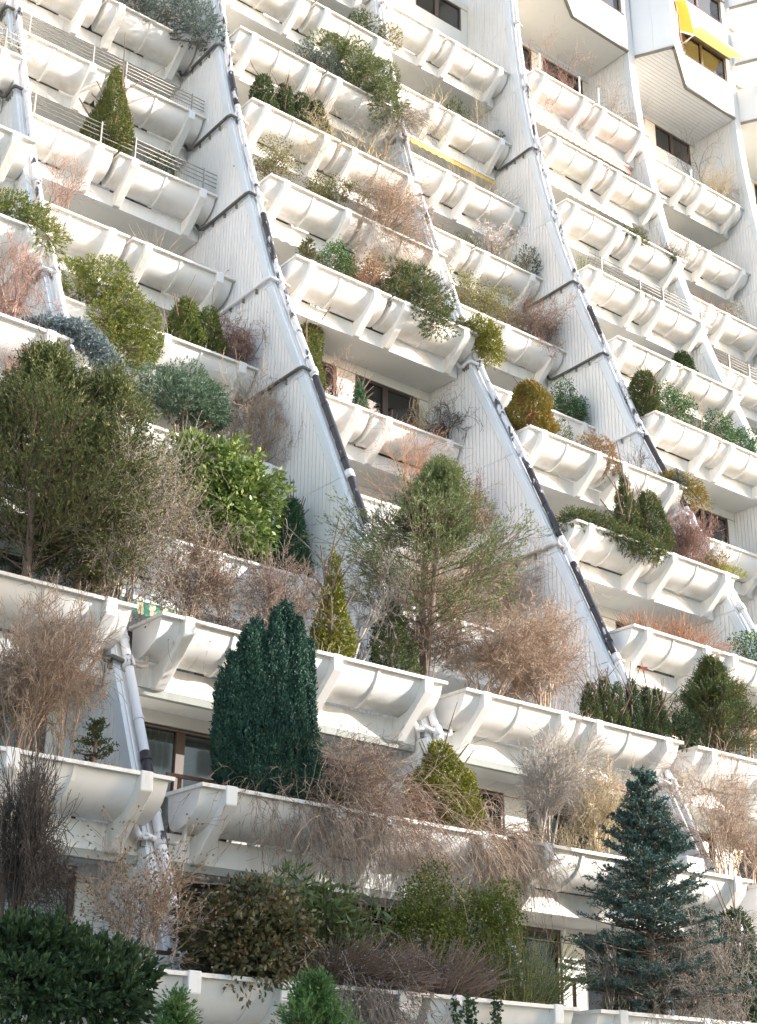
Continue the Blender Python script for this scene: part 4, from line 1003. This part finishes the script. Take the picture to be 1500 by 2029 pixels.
plant('bare', 1, 7, 440, 1050, 130, 'open dark branched bare shrub with two tall straight stems', 'shrub', bk='dark', stems=5, lv=2, rad=.016, curl=.25)
plant('bare', 1, 7, 545, 1090, 190, 'dense brown bare bush just left of the yellowish narrow conifer', 'bush', bk='violet', stems=18, lv=3, curl=.32)
plant('cone', 1, 7, 657, 1078, 70, 'narrow yellow green conifer with thin top against the fin wall', 'conifer', 'narrow_conifer', 'golden', den=.6, p=1.3, amp=.3, sc=1.3)
plant('opentree', 1, 7, 848, 862, 330, 'tall loose green conifer in the middle, its crown spreading over the second drainpipe', 'tree', 'juniper_tree', 'pine', 'trunk', nb=74, sp=3, t0=.22, rise=.3, puff=.035, k=9, sc=.85, prof=[(0, .3), (.25, .8), (.4, 1.1), (.55, .85), (.68, .45), (.8, .2), (.92, .08), (1, .02)])
plant('opentree', 1, 7, 952, 905, 105, 'slim bushy conifer top rising right of the tall loose conifer', 'tree', 'juniper_tree', 'pine', 'trunk', nb=30, sp=5, t0=.62, rise=.6, puff=.07, sc=.8, prof=[(0, .5), (.6, .6), (.8, 1), (.93, .6), (1, .1)])
plant('cone', 1, 7, 775, 1185, 85, 'dark olive bushy conifer at the foot of the tall loose one', 'conifer', 'bushy_conifer', 'cypress', den=.8, p=.5, amp=.3)
plant('bare', 1, 7, 700, 1060, 230, 'leaning bare tree with pale bark and long side branches before the loose conifer', 'tree', 'bare_tree', None, 'pale', stems=3, lv=3, rad=.04, curl=.22, lean=.75, spread=.7, br=(2, 1), steps=5)
plant('bare', 1, 7, 855, 1130, 190, 'thicket of brown bare branches below the loose conifer', 'bush', bk='trunk', stems=14, lv=3, curl=.3, rad=.015)
YC = [(-.38, 0, .06, .70, .15), (-.25, -.05, .05, .84, .16), (-.10, .03, .0, .90, .16), (.04, -.04, .02, .96, .15), (.16, .04, .05, 1.03, .15), (.27, -.03, .08, .95, .14), (.42, .02, .12, .86, .10), (-.02, -.18, .0, .55, .14), (.17, -.2, .03, .62, .13), (-.2, -.17, .02, .5, .13), (.3, -.14, .05, .6, .11)]
plant('multi', 1, 8, 522, 1182, 222, 'massive blue black yew of several rounded columns, the darkest plant of the facade', 'yew', 'column_yew', 'yew', cols=YC, den=1.9)
plant('clump', 1, 8, 580, 1515, 190, 'low dark green juniper at the foot of the yew', 'juniper', leaf='darkjuniper', blobs=[(-.25, 0, .4, .25, .15, .4), (.1, -.1, .45, .25, .15, .4), (.35, -.1, .35, .2, .12, .35)], den=2)
plant('hang', 1, 8, 560, 1520, 200, 'dark twigs trailing over the rim under the yew', 'trailing shrub', bk='violet', num=150, drop=130)
plant('hang', 1, 8, 700, 1490, 230, 'dense curtain of brown twigs hanging over the tubs right of the yew', 'trailing shrub', bk='tan', num=300, drop=175)
plant('bare', 1, 8, 700, 1455, 240, 'tangle of dark bare twigs above the hanging brown curtain', 'bush', bk='violet', stems=15, lv=3, curl=.35, spread=.8)
plant('tuft', 1, 8, 700, 1518, 70, 'few bright red twigs in the dark tangle', 'red plant', 'red_twigs', 'redberry', 'dark', num=40, fan=2.5, ll=.12, lf=.9, bend=.3)
plant('dome', 1, 8, 872, 1462, 150, 'broad yellow green cone conifer in front of the second drainpipe', 'conifer', 'broad_conifer', 'golden', den=1.5, p=.7)
plant('hang', 1, 8, 930, 1580, 190, 'brown twigs hanging from the right end of the planter over the second drainpipe', 'trailing shrub', bk='tan', num=280, drop=140, lean=.35)
plant('bare', 1, 8, 820, 1560, 200, 'low brown bare hedge along the rim under the yellow green cone', 'bush', bk='red', stems=24, lv=2, curl=.4, spread=.9)
plant('clump', 1, 9, 470, 1745, 270, 'dark coppery broadleaf shrub at the bottom, left of the grey twig bush', 'shrub', 'broadleaf_shrub', 'darkshrub', style='leaf', ll=.10, lw=.05, k=9, den=1.6, amp=.2, blobs=[(-.25, 0, .45, .28, .25, .42), (.05, -.05, .6, .3, .25, .38), (.28, -.08, .4, .25, .22, .38), (.0, -.2, .3, .35, .2, .35)])
plant('clump', 1, 9, 640, 1728, 250, 'rhododendron with long drooping leaves above the coppery shrub', 'rhododendron', 'rhododendron', 'rhodo', style='leaf', ll=.19, lw=.045, k=6, den=.7, amp=.3, dy=.7, blobs=[(-.3, 0, .82, .2, .2, .14), (0, 0, .68, .26, .2, .2), (.28, 0, .6, .22, .18, .2), (.1, 0, .45, .3, .2, .25)])
plant('tuft', 1, 9, 690, 1830, 190, 'large grey brown brush of fine twigs leaning over the bottom rim', 'shrub', 'heather_bush', 'heather', 'violet', num=1500, fan=1.3, bend=.13, fwd=.55, lf=.25, by=.06)
plant('hang', 1, 9, 690, 1880, 170, 'grey twigs drooping below the bottom rim', 'trailing shrub', bk='grey', num=420, drop=130, leaf='heather')
plant('tuft', 1, 9, 855, 1850, 150, 'smaller grey brown brush of twigs right of the large one', 'shrub', 'heather_bush', 'heather', 'violet', num=800, fan=1.3, bend=.1, fwd=.4, lf=.3)
plant('clump', 1, 9, 850, 1722, 190, 'rounded boxwood green bush at the bottom, left of two', 'bush', 'box_bush', 'box', style='leaf', ll=.05, lw=.03, k=14, den=2.0, dy=.6, blobs=[(-.15, 0, .55, .35, .25, .35), (.12, 0, .75, .26, .22, .25), (.2, 0, .35, .3, .22, .35)])
plant('clump', 1, 9, 975, 1742, 170, 'rounded boxwood green bush at the bottom beside the drainpipe, right of two', 'bush', 'box_bush', 'box', style='leaf', ll=.05, lw=.03, k=14, den=2.0, dy=.55, blobs=[(-.1, 0, .6, .34, .25, .36), (.15, 0, .75, .28, .22, .24), (.05, 0, .3, .4, .22, .35)])
plant('tuft', 1, 9, 1030, 1840, 170, 'wispy green broom like shrub at the bottom, over the second drainpipe', 'broom', 'broom_shrub', 'thuja_dark', 'greentwig', num=420, fan=1.2, bend=.03, lf=.9, lean=.1)
plant('vine', 1, 9, 860, 1985, 60, 'ivy strands hanging over the bottom rim, left group', 'ivy', leaf='darkjuniper', drop=70, num=3)
plant('vine', 1, 9, 935, 1990, 40, 'longer ivy strand hanging over the bottom rim, right group', 'ivy', leaf='darkjuniper', drop=90, num=2)
# ------------------------------------------------------------------ between the second and third drainpipes
plant('bare', 2, -2, 630, -20, 90, 'sunlit straw coloured shrub cut by the top edge of the picture', 'shrub', bk='straw', leaf='olive', stems=9, lv=2)
plant('clump', 2, -1, 708, 26, 40, 'small dark green ball shrub at the top, left of two', 'shrub', leaf='thuja_dark', den=2.5, sc=.8)
plant('clump', 2, -1, 757, 42, 62, 'small olive green mounded shrub at the top, next to the third drainpipe', 'shrub', leaf='olive', den=2, sc=.8, blobs=[(-.2, 0, .6, .3, .25, .4), (.2, -.2, .4, .3, .25, .4)])
plant('clump', 2, 0, 628, 96, 75, 'blue green dwarf pine left of the larger green pine', 'pine', 'dwarf_pine', 'pine_blue', blobs=[(-.3, 0, .65, .25, .2, .25), (.05, -.15, .6, .3, .25, .3), (.3, -.1, .4, .25, .2, .35)], den=1.8, sc=.8)
plant('clump', 2, 0, 695, 93, 140, 'broad green mountain pine overhanging its planter near the top centre', 'pine', 'mountain_pine', 'pine', blobs=[(-.3, 0, .75, .24, .2, .28), (-.05, -.05, .68, .26, .2, .3), (.2, -.2, .35, .24, .2, .4), (.3, -.28, -.05, .2, .18, .4), (.05, -.2, .35, .25, .2, .3)], den=2)
for i, (px, tp, w_) in enumerate(((519, 150, 46), (560, 166, 36), (593, 185, 40), (624, 200, 42))):
    plant('column', 2, 1, px, tp, w_, ['squat dark green thuja, leftmost of four in a row behind curly twigs', 'slim dark green thuja, second of four behind curly twigs', 'dark green thuja, third of four, half covered by curly twigs', 'dark green thuja, rightmost of four, wrapped in curly twigs'][i], 'thuja', 'small_thuja', 'thuja_dark', group='row of four thujas near the top centre', den=1.8, sc=.8)
plant('bare', 2, 1, 610, 185, 130, 'curly corkscrew bare twigs in front of the four thujas', 'shrub', 'corkscrew_shrub', None, 'straw', stems=9, lv=2, curl=1.1, rad=.01, steps=6)
plant('bare', 2, 1, 725, 265, 170, 'thin dry twigs and seed heads right of the four thujas', 'dry plant', bk='straw', leaf='copper', stems=16, lv=1)
plant('hang', 2, 0, 790, 200, 60, 'dry ivy curtain hanging over the end bracket next to the third drainpipe', 'climber', 'dry_climber', None, 'grey', num=140, drop=90)
plant('tuft', 2, 0, 775, 195, 50, 'small blue green plant on the rim beside the third drainpipe', 'plant', 'small_plant', 'emerald', 'greentwig', num=30, lf=3, fan=2)
plant('clump', 2, 2, 545, 288, 95, 'loose olive shrub next to the second drainpipe, under the four thujas', 'shrub', leaf='olive', style='leaf', ll=.06, lw=.03, k=7, den=.8, amp=.35, blobs=bl(5, 3))
plant('clump', 2, 2, 655, 345, 110, 'loose olive green shrub with drooping sprays, left of the tan haze of twigs', 'shrub', leaf='olive', style='leaf', ll=.06, lw=.03, k=7, den=.9, amp=.35, blobs=bl(6, 8))
plant('bare', 2, 2, 745, 350, 150, 'tan haze of fine bare twigs spilling over the rim right of the olive shrub', 'shrub', bk='tan', stems=22, lv=3, fwd=.5, curl=.4, spread=.8)
plant('hang', 2, 2, 755, 400, 110, 'fine twigs hanging over the tub beside the third drainpipe', 'trailing shrub', bk='tan', num=150, drop=60)
plant('tuft', 2, 2, 822, 440, 36, 'small green tuft on the rim next to the third drainpipe', 'plant', 'small_plant', 'thuja', 'greentwig', num=20, lf=2.5, fan=2)
plant('spruce', 2, 3, 608, 478, 44, 'tiny light green fir beside the round green bush', 'fir', 'young_fir', 'thuja', gap=1.6, nk=10)
plant('clump', 2, 3, 663, 484, 58, 'round vivid green bush, neatly clipped, between the tiny fir and coppery shrub', 'bush', leaf='holly', style='leaf', ll=.05, lw=.03, k=12, den=2.2)
plant('bare', 2, 3, 722, 505, 85, 'coppery leaved shrub between the round green bush and the olive conifer', 'shrub', 'copper_shrub', 'copper', 'rust', stems=14, lv=2, lk=4, ll=.06, lw=.04)
plant('clump', 2, 3, 808, 520, 130, 'large bushy olive green conifer overhanging the middle tubs', 'conifer', 'bushy_conifer', 'cypress', den=1.9, amp=.25, blobs=[(-.3, -.1, .25, .2, .2, .3), (-.08, 0, .68, .28, .22, .3), (.2, 0, .62, .28, .22, .32), (.12, -.25, .2, .34, .25, .35), (.2, -.35, -.12, .22, .18, .25)])
plant('drape', 2, 3, 915, 600, 90, 'bright yellow green juniper tumbling over the third drainpipe', 'juniper', 'tumbling_juniper', 'golden', path=[(-.35, -.1, .16, .14), (.0, -.3, .34, .28), (.3, -.45, .25, .33), (.5, -.5, -.05, .33), (.55, -.5, -.35, .28), (.55, -.5, -.55, .2)], den=2.4)
plant('column', 2, 4, 606, 612, 60, 'tall olive thuja hedge plant behind the second drainpipe', 'thuja', 'hedge_thuja', 'thuja', den=1.6, p=.3, dy=.6)
plant('bare', 2, 4, 665, 700, 110, 'sparse reddish bare shrub left of the dark framed window', 'shrub', bk='red', stems=8, lv=2)
plant('cone', 2, 4, 712, 755, 30, 'pale green feathery seedling before the dark framed window', 'seedling', 'small_plant', 'emerald', den=1.2)
plant('bare', 2, 4, 835, 790, 70, 'straw coloured broken stems at the right of the dark framed window', 'shrub', bk='straw', stems=9, lv=2, curl=.5)
plant('bare', 2, 4, 880, 795, 130, 'dark thorny bare shrub in the corner right of the window', 'shrub', bk='dark', stems=12, lv=3, curl=.4)
plant('tuft', 2, 4, 775, 820, 30, 'pinkish dried flower heads on the rim before the window', 'flowers', 'dried_flowers', 'copper', 'rust', num=14, lf=1.5, fan=2)
plant('bare', 2, 5, 830, 830, 240, 'thin reddish twigs climbing behind the loose conifer', 'shrub', bk='rust', stems=14, lv=2)
plant('bare', 2, 5, 930, 960, 160, 'rust coloured bare shrub right of the loose conifer', 'shrub', bk='rust', stems=14, lv=3)
plant('bare', 2, 6, 1010, 1050, 260, 'wide tan haze of bare branches against the fin wall', 'shrub', bk='tan', stems=20, lv=3, curl=.3, spread=.7, rad=.014)
plant('bare', 2, 6, 900, 1100, 200, 'fine brown bare bush right of the leaning pale tree', 'bush', bk='tan', stems=16, lv=3, curl=.3)
plant('bare', 2, 7, 965, 1190, 230, 'dense bush of upright brown bare stems, left of two by the third drainpipe', 'bush', bk='tan', stems=15, lv=3, rad=.018, curl=.28, spread=.62, steps=5)
plant('bare', 2, 7, 1085, 1200, 230, 'dense bush of upright tan bare stems, right of two, beside the six thujas', 'bush', bk='tan', stems=16, lv=3, rad=.018, curl=.3, spread=.65, steps=5)
for i, (px, tp, w_) in enumerate(((1172, 1352, 40), (1200, 1338, 40), (1227, 1350, 40), (1256, 1340, 36), (1285, 1358, 38), (1315, 1360, 38))):
    plant('cone', 2, 7, px, tp, w_, ['narrow olive thuja, leftmost of six in a row, behind brown twigs', 'narrow olive thuja, second from the left of six', 'narrow thuja, third from the left of six', 'narrow green thuja, fourth of six, tallest tip at the drainpipe', 'narrow green thuja, fifth of six in a row', 'narrow green thuja, rightmost of six in a row'][i], 'thuja', 'small_thuja', 'cypress' if i < 3 else 'thuja_dark', group='row of six narrow thujas in the lower right', den=3.2, p=.55, sc=.6)
plant('bare', 2, 8, 1085, 1440, 200, 'slender bare young trees with several pale trunks standing before the pergola', 'tree', 'bare_tree', None, 'pale', stems=5, lv=3, rad=.03, curl=.16, spread=.5, steps=6, len=.8)
plant('bare', 2, 8, 1180, 1500, 170, 'tan wiry bush left of the big blue spruce', 'bush', bk='straw', stems=24, lv=3, curl=.3)
plant('tuft', 2, 8, 1120, 1625, 200, 'low green ivy and stalks along the rim under the bare trees', 'ivy', 'ivy_edge', 'olive', 'straw', num=160, lf=.8, fan=1.2)
plant('bare', 2, 8, 1430, 1490, 260, 'bare branching shrub right of the blue spruce, crossing the third drainpipe', 'shrub', bk='tan', stems=14, lv=3, rad=.016)
plant('spruce', 2, 9, 1298, 1500, 330, 'large blue green spruce with tiered branches in the lower right', 'spruce', 'blue_spruce', 'spruce', dy=.3, nk=18, gap=1.22)
plant('bare', 2, 9, 1360, 1810, 300, 'mass of long curly grey bare twigs in front of the spruce foot', 'shrub', bk='grey', stems=26, lv=3, curl=.5, rad=.012, fwd=.5, spread=.8, dy=.2)
plant('bare', 2, 9, 1210, 1850, 140, 'thin bare stems at the foot of the spruce, left side', 'shrub', bk='grey', stems=8, lv=2)
plant('cone', 2, 9, 1470, 1790, 120, 'dark green conifer branches at the right edge behind the curly twigs', 'conifer', 'dark_conifer', 'darkjuniper', den=1.2, p=.5, amp=.3)
# ------------------------------------------------------------------ between the third and fourth drainpipes
plant('clump', 3, -1, 900, 200, 34, 'small round green plant under the top soffit, behind the rim', 'plant', 'small_plant', 'thuja_dark', sc=.7, den=2.5)
plant('bare', 3, -1, 860, 165, 90, 'thin straw coloured sprigs left of the small round green plant', 'shrub', bk='straw', stems=7, lv=1)
plant('bare', 3, -1, 940, 190, 70, 'pale forked bare shrub right of the small round green plant', 'shrub', bk='straw', stems=6, lv=2, rad=.012)
plant('clump', 3, -1, 985, 262, 30, 'low green tuft at the right end of the planter near the green lit wall', 'plant', 'small_plant', 'thuja', sc=.6, den=2)
plant('tuft', 3, 0, 940, 325, 170, 'dried thin stems along the rim below the long yellow awning', 'dry plant', bk='straw', num=120)
plant('clump', 3, 1, 925, 463, 55, 'low green mat on the rim left of the white blossoms', 'plant', 'small_plant', 'thuja', sc=.6, den=2, blobs=[(-.2, 0, .5, .3, .2, .4), (.2, 0, .5, .3, .2, .4)])
plant('bare', 3, 1, 965, 440, 70, 'white blossoming twigs near the middle of the upper facade', 'shrub', 'blossoming_shrub', 'blossom', 'grey', stems=8, lv=2, lk=5, ll=.035, lw=.03)
plant('tuft', 3, 1, 1010, 475, 60, 'bundle of straw coloured upright stems beside the dark green bush', 'grass', 'dry_grass_tuft', None, 'straw', num=90, fan=.8, bend=.01)
plant('clump', 3, 1, 1047, 503, 55, 'dark green bush at the right end beside the straw coloured stems', 'bush', leaf='thuja_dark', sc=.8, den=2.2)
plant('clump', 3, 2, 945, 540, 130, 'wide loose olive bush behind the tumbling yellow green juniper', 'bush', 'olive_bush', 'olive', style='leaf', ll=.06, lw=.028, k=9, den=1.0, amp=.35, blobs=[(-.25, 0, .6, .26, .2, .3), (.05, 0, .5, .3, .2, .35), (.3, 0, .55, .24, .2, .3), (.1, -.1, .3, .35, .2, .3)])
plant('bare', 3, 2, 1060, 600, 150, 'pinkish brown bush of twigs reaching toward the fin wall', 'bush', bk='red', stems=22, lv=3, curl=.4, leaf='olive', lk=1, ll=.03)
plant('clump', 3, 3, 1126, 768, 75, 'round dark green bush with a few brown twigs beside the golden dome', 'bush', leaf='holly', style='leaf', ll=.05, lw=.03, k=12, den=2.0, blobs=[(-.1, 0, .55, .42, .35, .45), (.2, 0, .45, .3, .3, .35)])
plant('dome', 3, 4, 1050, 752, 104, 'golden brown dome shaped thuja beside the third drainpipe', 'thuja', 'dome_thuja', 'goldbrown', den=2.2, p=.5, dy=.55, sc=.9)
plant('clump', 3, 4, 1112, 838, 40, 'small green plant between the golden dome and the orange cushion', 'plant', 'small_plant', 'thuja', sc=.7, den=2)
plant('clump', 3, 4, 1184, 866, 78, 'low orange brown cushion shrub overhanging the rim', 'shrub', 'cushion_shrub', 'orange', sc=.7, den=3, dy=.25, blobs=[(-.2, 0, .5, .28, .25, .5), (.18, -.05, .4, .3, .28, .55), (.3, -.1, -.1, .18, .2, .5)])
plant('drape', 3, 4, 1320, 912, 130, 'brownish green juniper arching over the right end of its planter', 'juniper', 'arching_juniper', 'goldbrown', path=[(-.75, -.05, .22, .08), (-.3, -.2, .28, .18), (.1, -.35, .26, .24), (.5, -.45, .1, .26), (.75, -.5, -.15, .2), (.8, -.5, -.3, .12)], den=2)
plant('cone', 3, 4, 1362, 935, 40, 'small silvery blue fir at the end of the arching juniper', 'fir', 'silver_fir', 'spruce_weep', den=1.5, dy=.15)
plant('bare', 3, 4, 1262, 880, 70, 'few dark curved bare twigs against the fin wall above the arching juniper', 'shrub', bk='dark', stems=5, lv=2)
plant('drape', 3, 5, 1150, 980, 270, 'long shaggy green juniper covering the planter and crossing the third drainpipe', 'juniper', 'shaggy_juniper', 'cypress', path=[(-.55, -.2, .15, .30), (-.2, -.2, .28, .26), (.3, -.3, .3, .24), (.8, -.35, .12, .26), (1.3, -.45, .0, .28), (1.8, -.45, -.02, .28), (2.2, -.45, -.08, .25)], den=2.2, bias=(.1, 0, -.1))
plant('cone', 3, 5, 1243, 930, 54, 'conical green conifer rising from the shaggy juniper', 'conifer', 'conical_conifer', 'cypress', den=1.2, dy=.6)
plant('cone', 3, 5, 1290, 970, 80, 'bushy green conifer right of the conical one', 'conifer', 'bushy_conifer', 'cypress', den=1.3, p=.5, dy=.6)
plant('bare', 3, 5, 1365, 1010, 110, 'round pinkish brown bush of fine twigs left of the brown framed window', 'bush', bk='red', stems=30, lv=3, curl=.4, spread=.85)
plant('bare', 3, 5, 1430, 1080, 90, 'thin bare twigs right of the pinkish brown bush', 'shrub', bk='tan', stems=8, lv=2, leaf='olive', lk=2)
plant('tuft', 3, 6, 1275, 1205, 70, 'small rusty brown tuft of twigs at the left, by the third drainpipe', 'grass', bk='rust', num=190, fan=1.4, bend=.06, leaf=None)
plant('tuft', 3, 6, 1370, 1218, 130, 'wide rusty brown brush of twigs leaning right on the planter', 'grass', bk='rust', num=420, fan=1.6, bend=.1, lean=.3)
plant('clump', 3, 6, 1490, 1255, 60, 'dark green glossy bush cut by the right edge', 'bush', leaf='holly', style='leaf', ll=.06, lw=.035, k=10, den=1.8)
plant('cone', 3, 5, 1478, 1105, 90, 'yellow green bush at the right edge beside the fourth drainpipe', 'bush', 'yellow_bush', 'lime', den=.9, p=.5, amp=.35, dy=.8)
plant('opentree', 3, 7, 1420, 1306, 150, 'feathery green cypress in the lower right, above the blue spruce', 'cypress', 'cypress_tree', 'cypress', nb=60, sp=3, t0=.03, rise=.5, puff=.05, sc=.85, prof=[(0, .8), (.2, 1.1), (.5, .75), (.75, .35), (1, .03)])
plant('clump', 3, 7, 1345, 1420, 80, 'dark low conifer behind the row of six thujas', 'conifer', leaf='darkjuniper', den=1.5)
plant('bare', 3, 7, 1485, 1340, 90, 'bare twigs at the right edge beside the feathery cypress', 'shrub', bk='tan', stems=10, lv=2)
plant('bare', 3, 8, 1480, 1600, 200, 'light brown bare shrub at the lower right edge', 'shrub', bk='tan', stems=11, lv=3)
# ------------------------------------------------------------------ right of the fourth drainpipe
plant('bare', 4, -2, 1100, 92, 120, 'curly bare vine in front of the top window, between white posts', 'vine', 'bare_vine', None, 'red', stems=9, lv=2, curl=.9, steps=6)
plant('bare', 4, -2, 1215, 160, 130, 'thin bare vine spreading over the cladding right of the white posts', 'vine', 'bare_vine', None, 'pale', stems=9, lv=2, curl=.5, steps=6)
plant('tuft', 4, -1, 1178, 368, 70, 'grey dry tuft in front of the cream awning', 'grass', bk='grey', num=140, fan=1.8, bend=.08)
plant('drape', 4, 0, 1235, 415, 90, 'green spreading juniper on the rim under the cream awning', 'juniper', leaf='cypress', path=[(-.45, -.1, .15, .12), (-.05, -.25, .18, .22), (.3, -.35, .08, .24), (.55, -.4, -.08, .16)], den=2.2)
plant('tuft', 4, 0, 1300, 455, 60, 'dry brown tuft between the green juniper and the hanging green plant', 'grass', bk='tan', num=80, fan=1.8)
plant('drape', 4, 0, 1308, 475, 50, 'low green plant hanging at the gap between two tubs', 'plant', 'small_plant', 'thuja_dark', path=[(-.2, -.3, .08, .1), (.1, -.4, .04, .14), (.35, -.42, -.04, .1)], den=2.5)
plant('bare', 4, 0, 1342, 480, 50, 'grey fluffy bare shrub at the end of the planter', 'shrub', bk='grey', stems=14, lv=2, leaf='greygreen', lk=2, ll=.03)
plant('tuft', 4, 1, 1163, 502, 40, 'clump of short green grass behind the left end of the railing', 'grass', 'grass_clump', 'thuja', 'greentwig', num=90, lf=1.5, dy=.7)
plant('clump', 4, 1, 1265, 625, 26, 'small green plant growing from the gap between two tubs', 'plant', 'small_plant', 'thuja', sc=.6, den=2.5, dy=.1)
plant('dome', 4, 2, 1353, 698, 40, 'small round topped green thuja on the rim by the sixth fin', 'thuja', 'small_thuja', 'thuja_dark', den=2)
plant('tuft', 4, 3, 1385, 760, 70, 'dry tan twigs left of the glossy holly bushes', 'grass', bk='tan', num=60, fan=2)
plant('dome', 4, 3, 1272, 735, 54, 'olive thuja column right of the fourth drainpipe', 'thuja', 'small_thuja', 'cypress', den=1.8, p=.35)
for i, (px, tp, w_) in enumerate(((1328, 770, 78), (1424, 826, 60), (1475, 856, 60))):
    plant('clump', 4, 3, px, tp, w_, ['glossy dark green holly, leftmost of three, beside the olive thuja', 'glossy dark green holly, middle of three', 'glossy dark green holly at the right edge, rightmost of three'][i], 'holly', 'holly_bush', 'holly', group='three holly bushes at the right', style='leaf', ll=.06, lw=.038, k=10, den=1.7)
plant('cone', 4, 2, 1490, 800, 40, 'small blue green conifer at the right edge above the holly bushes', 'conifer', leaf='emerald', den=1.3)
plant('bare', 5, -2, 1425, 325, 80, 'tan fan of fine twigs in the planter below the two pane window', 'shrub', bk='straw', stems=20, lv=2)
plant('bare', 5, -2, 1400, 260, 160, 'thin bare climber on the cladding right of the two pane window', 'vine', 'bare_vine', None, 'dark', stems=4, lv=2, curl=.5, dy=.9)
plant('tuft', 5, 0, 1410, 590, 90, 'dry reddish grass in the planter at the right, above the grey lavender', 'grass', bk='rust', num=140)
plant('clump', 5, 0, 1448, 600, 50, 'grey green lavender cushion at the right edge', 'lavender', 'lavender', 'greygreen', sc=.7, den=2.2)
plant('tuft', 5, 1, 1420, 700, 80, 'dry tan stems behind the right hand railing', 'grass', bk='tan', num=90)

# ------------------------------------------------------------------ weeds, stalks and leaf litter along the rims (nobody could count them)
R = rg(77); wd = Seg(); lp = []; ld = []
for b in range(0, 6):
    for n in rows_of(b):
        Y, Z = RY(b, n), RZ(n)
        for a, c in (T_L, T_R):
            if not inview(b*W+(a+c)/2, Y, Z, 200): continue
            for _ in range(R.integers(2, 7)):
                cx = R.uniform(a+.1, c-.1); m_ = R.integers(5, 26); hh = R.uniform(.06, .3)
                for i in range(m_):
                    p = np.array([b*W+np.clip(cx+R.normal()*.12, a+.06, c-.06), Y+R.uniform(.12, .8), Z-.085]); d = unit(np.array([R.normal()*.4, R.normal()*.35-.1, 1.0])); q = p + d*hh*R.uniform(.4, 1.2)
                    wd.add(p, q, .005, .003); d2 = unit(d+R.normal(size=3)*.5); wd.add(q, q+d2*hh*.4, .003, .002)
                    if R.random() < .5: lp += [q, p+d*.04]; ld += [d2, R.normal(size=3)]
            k = R.integers(20, 60)
            for i in range(k): lp.append(np.array([b*W+R.uniform(a+.06, c-.06), Y+R.uniform(.1, .86), Z-.075])); ld.append(np.array([R.normal(), R.normal(), .4*R.random()]))
tag(link('dry_weeds', wd.mesh('dry_weeds', 3), B['straw']), kind='stuff')
tag(link('leaf_litter', np_mesh('leaf_litter', blades(np.array(lp), np.array(ld), .06, .03, R), 4), F['olive']), kind='stuff')
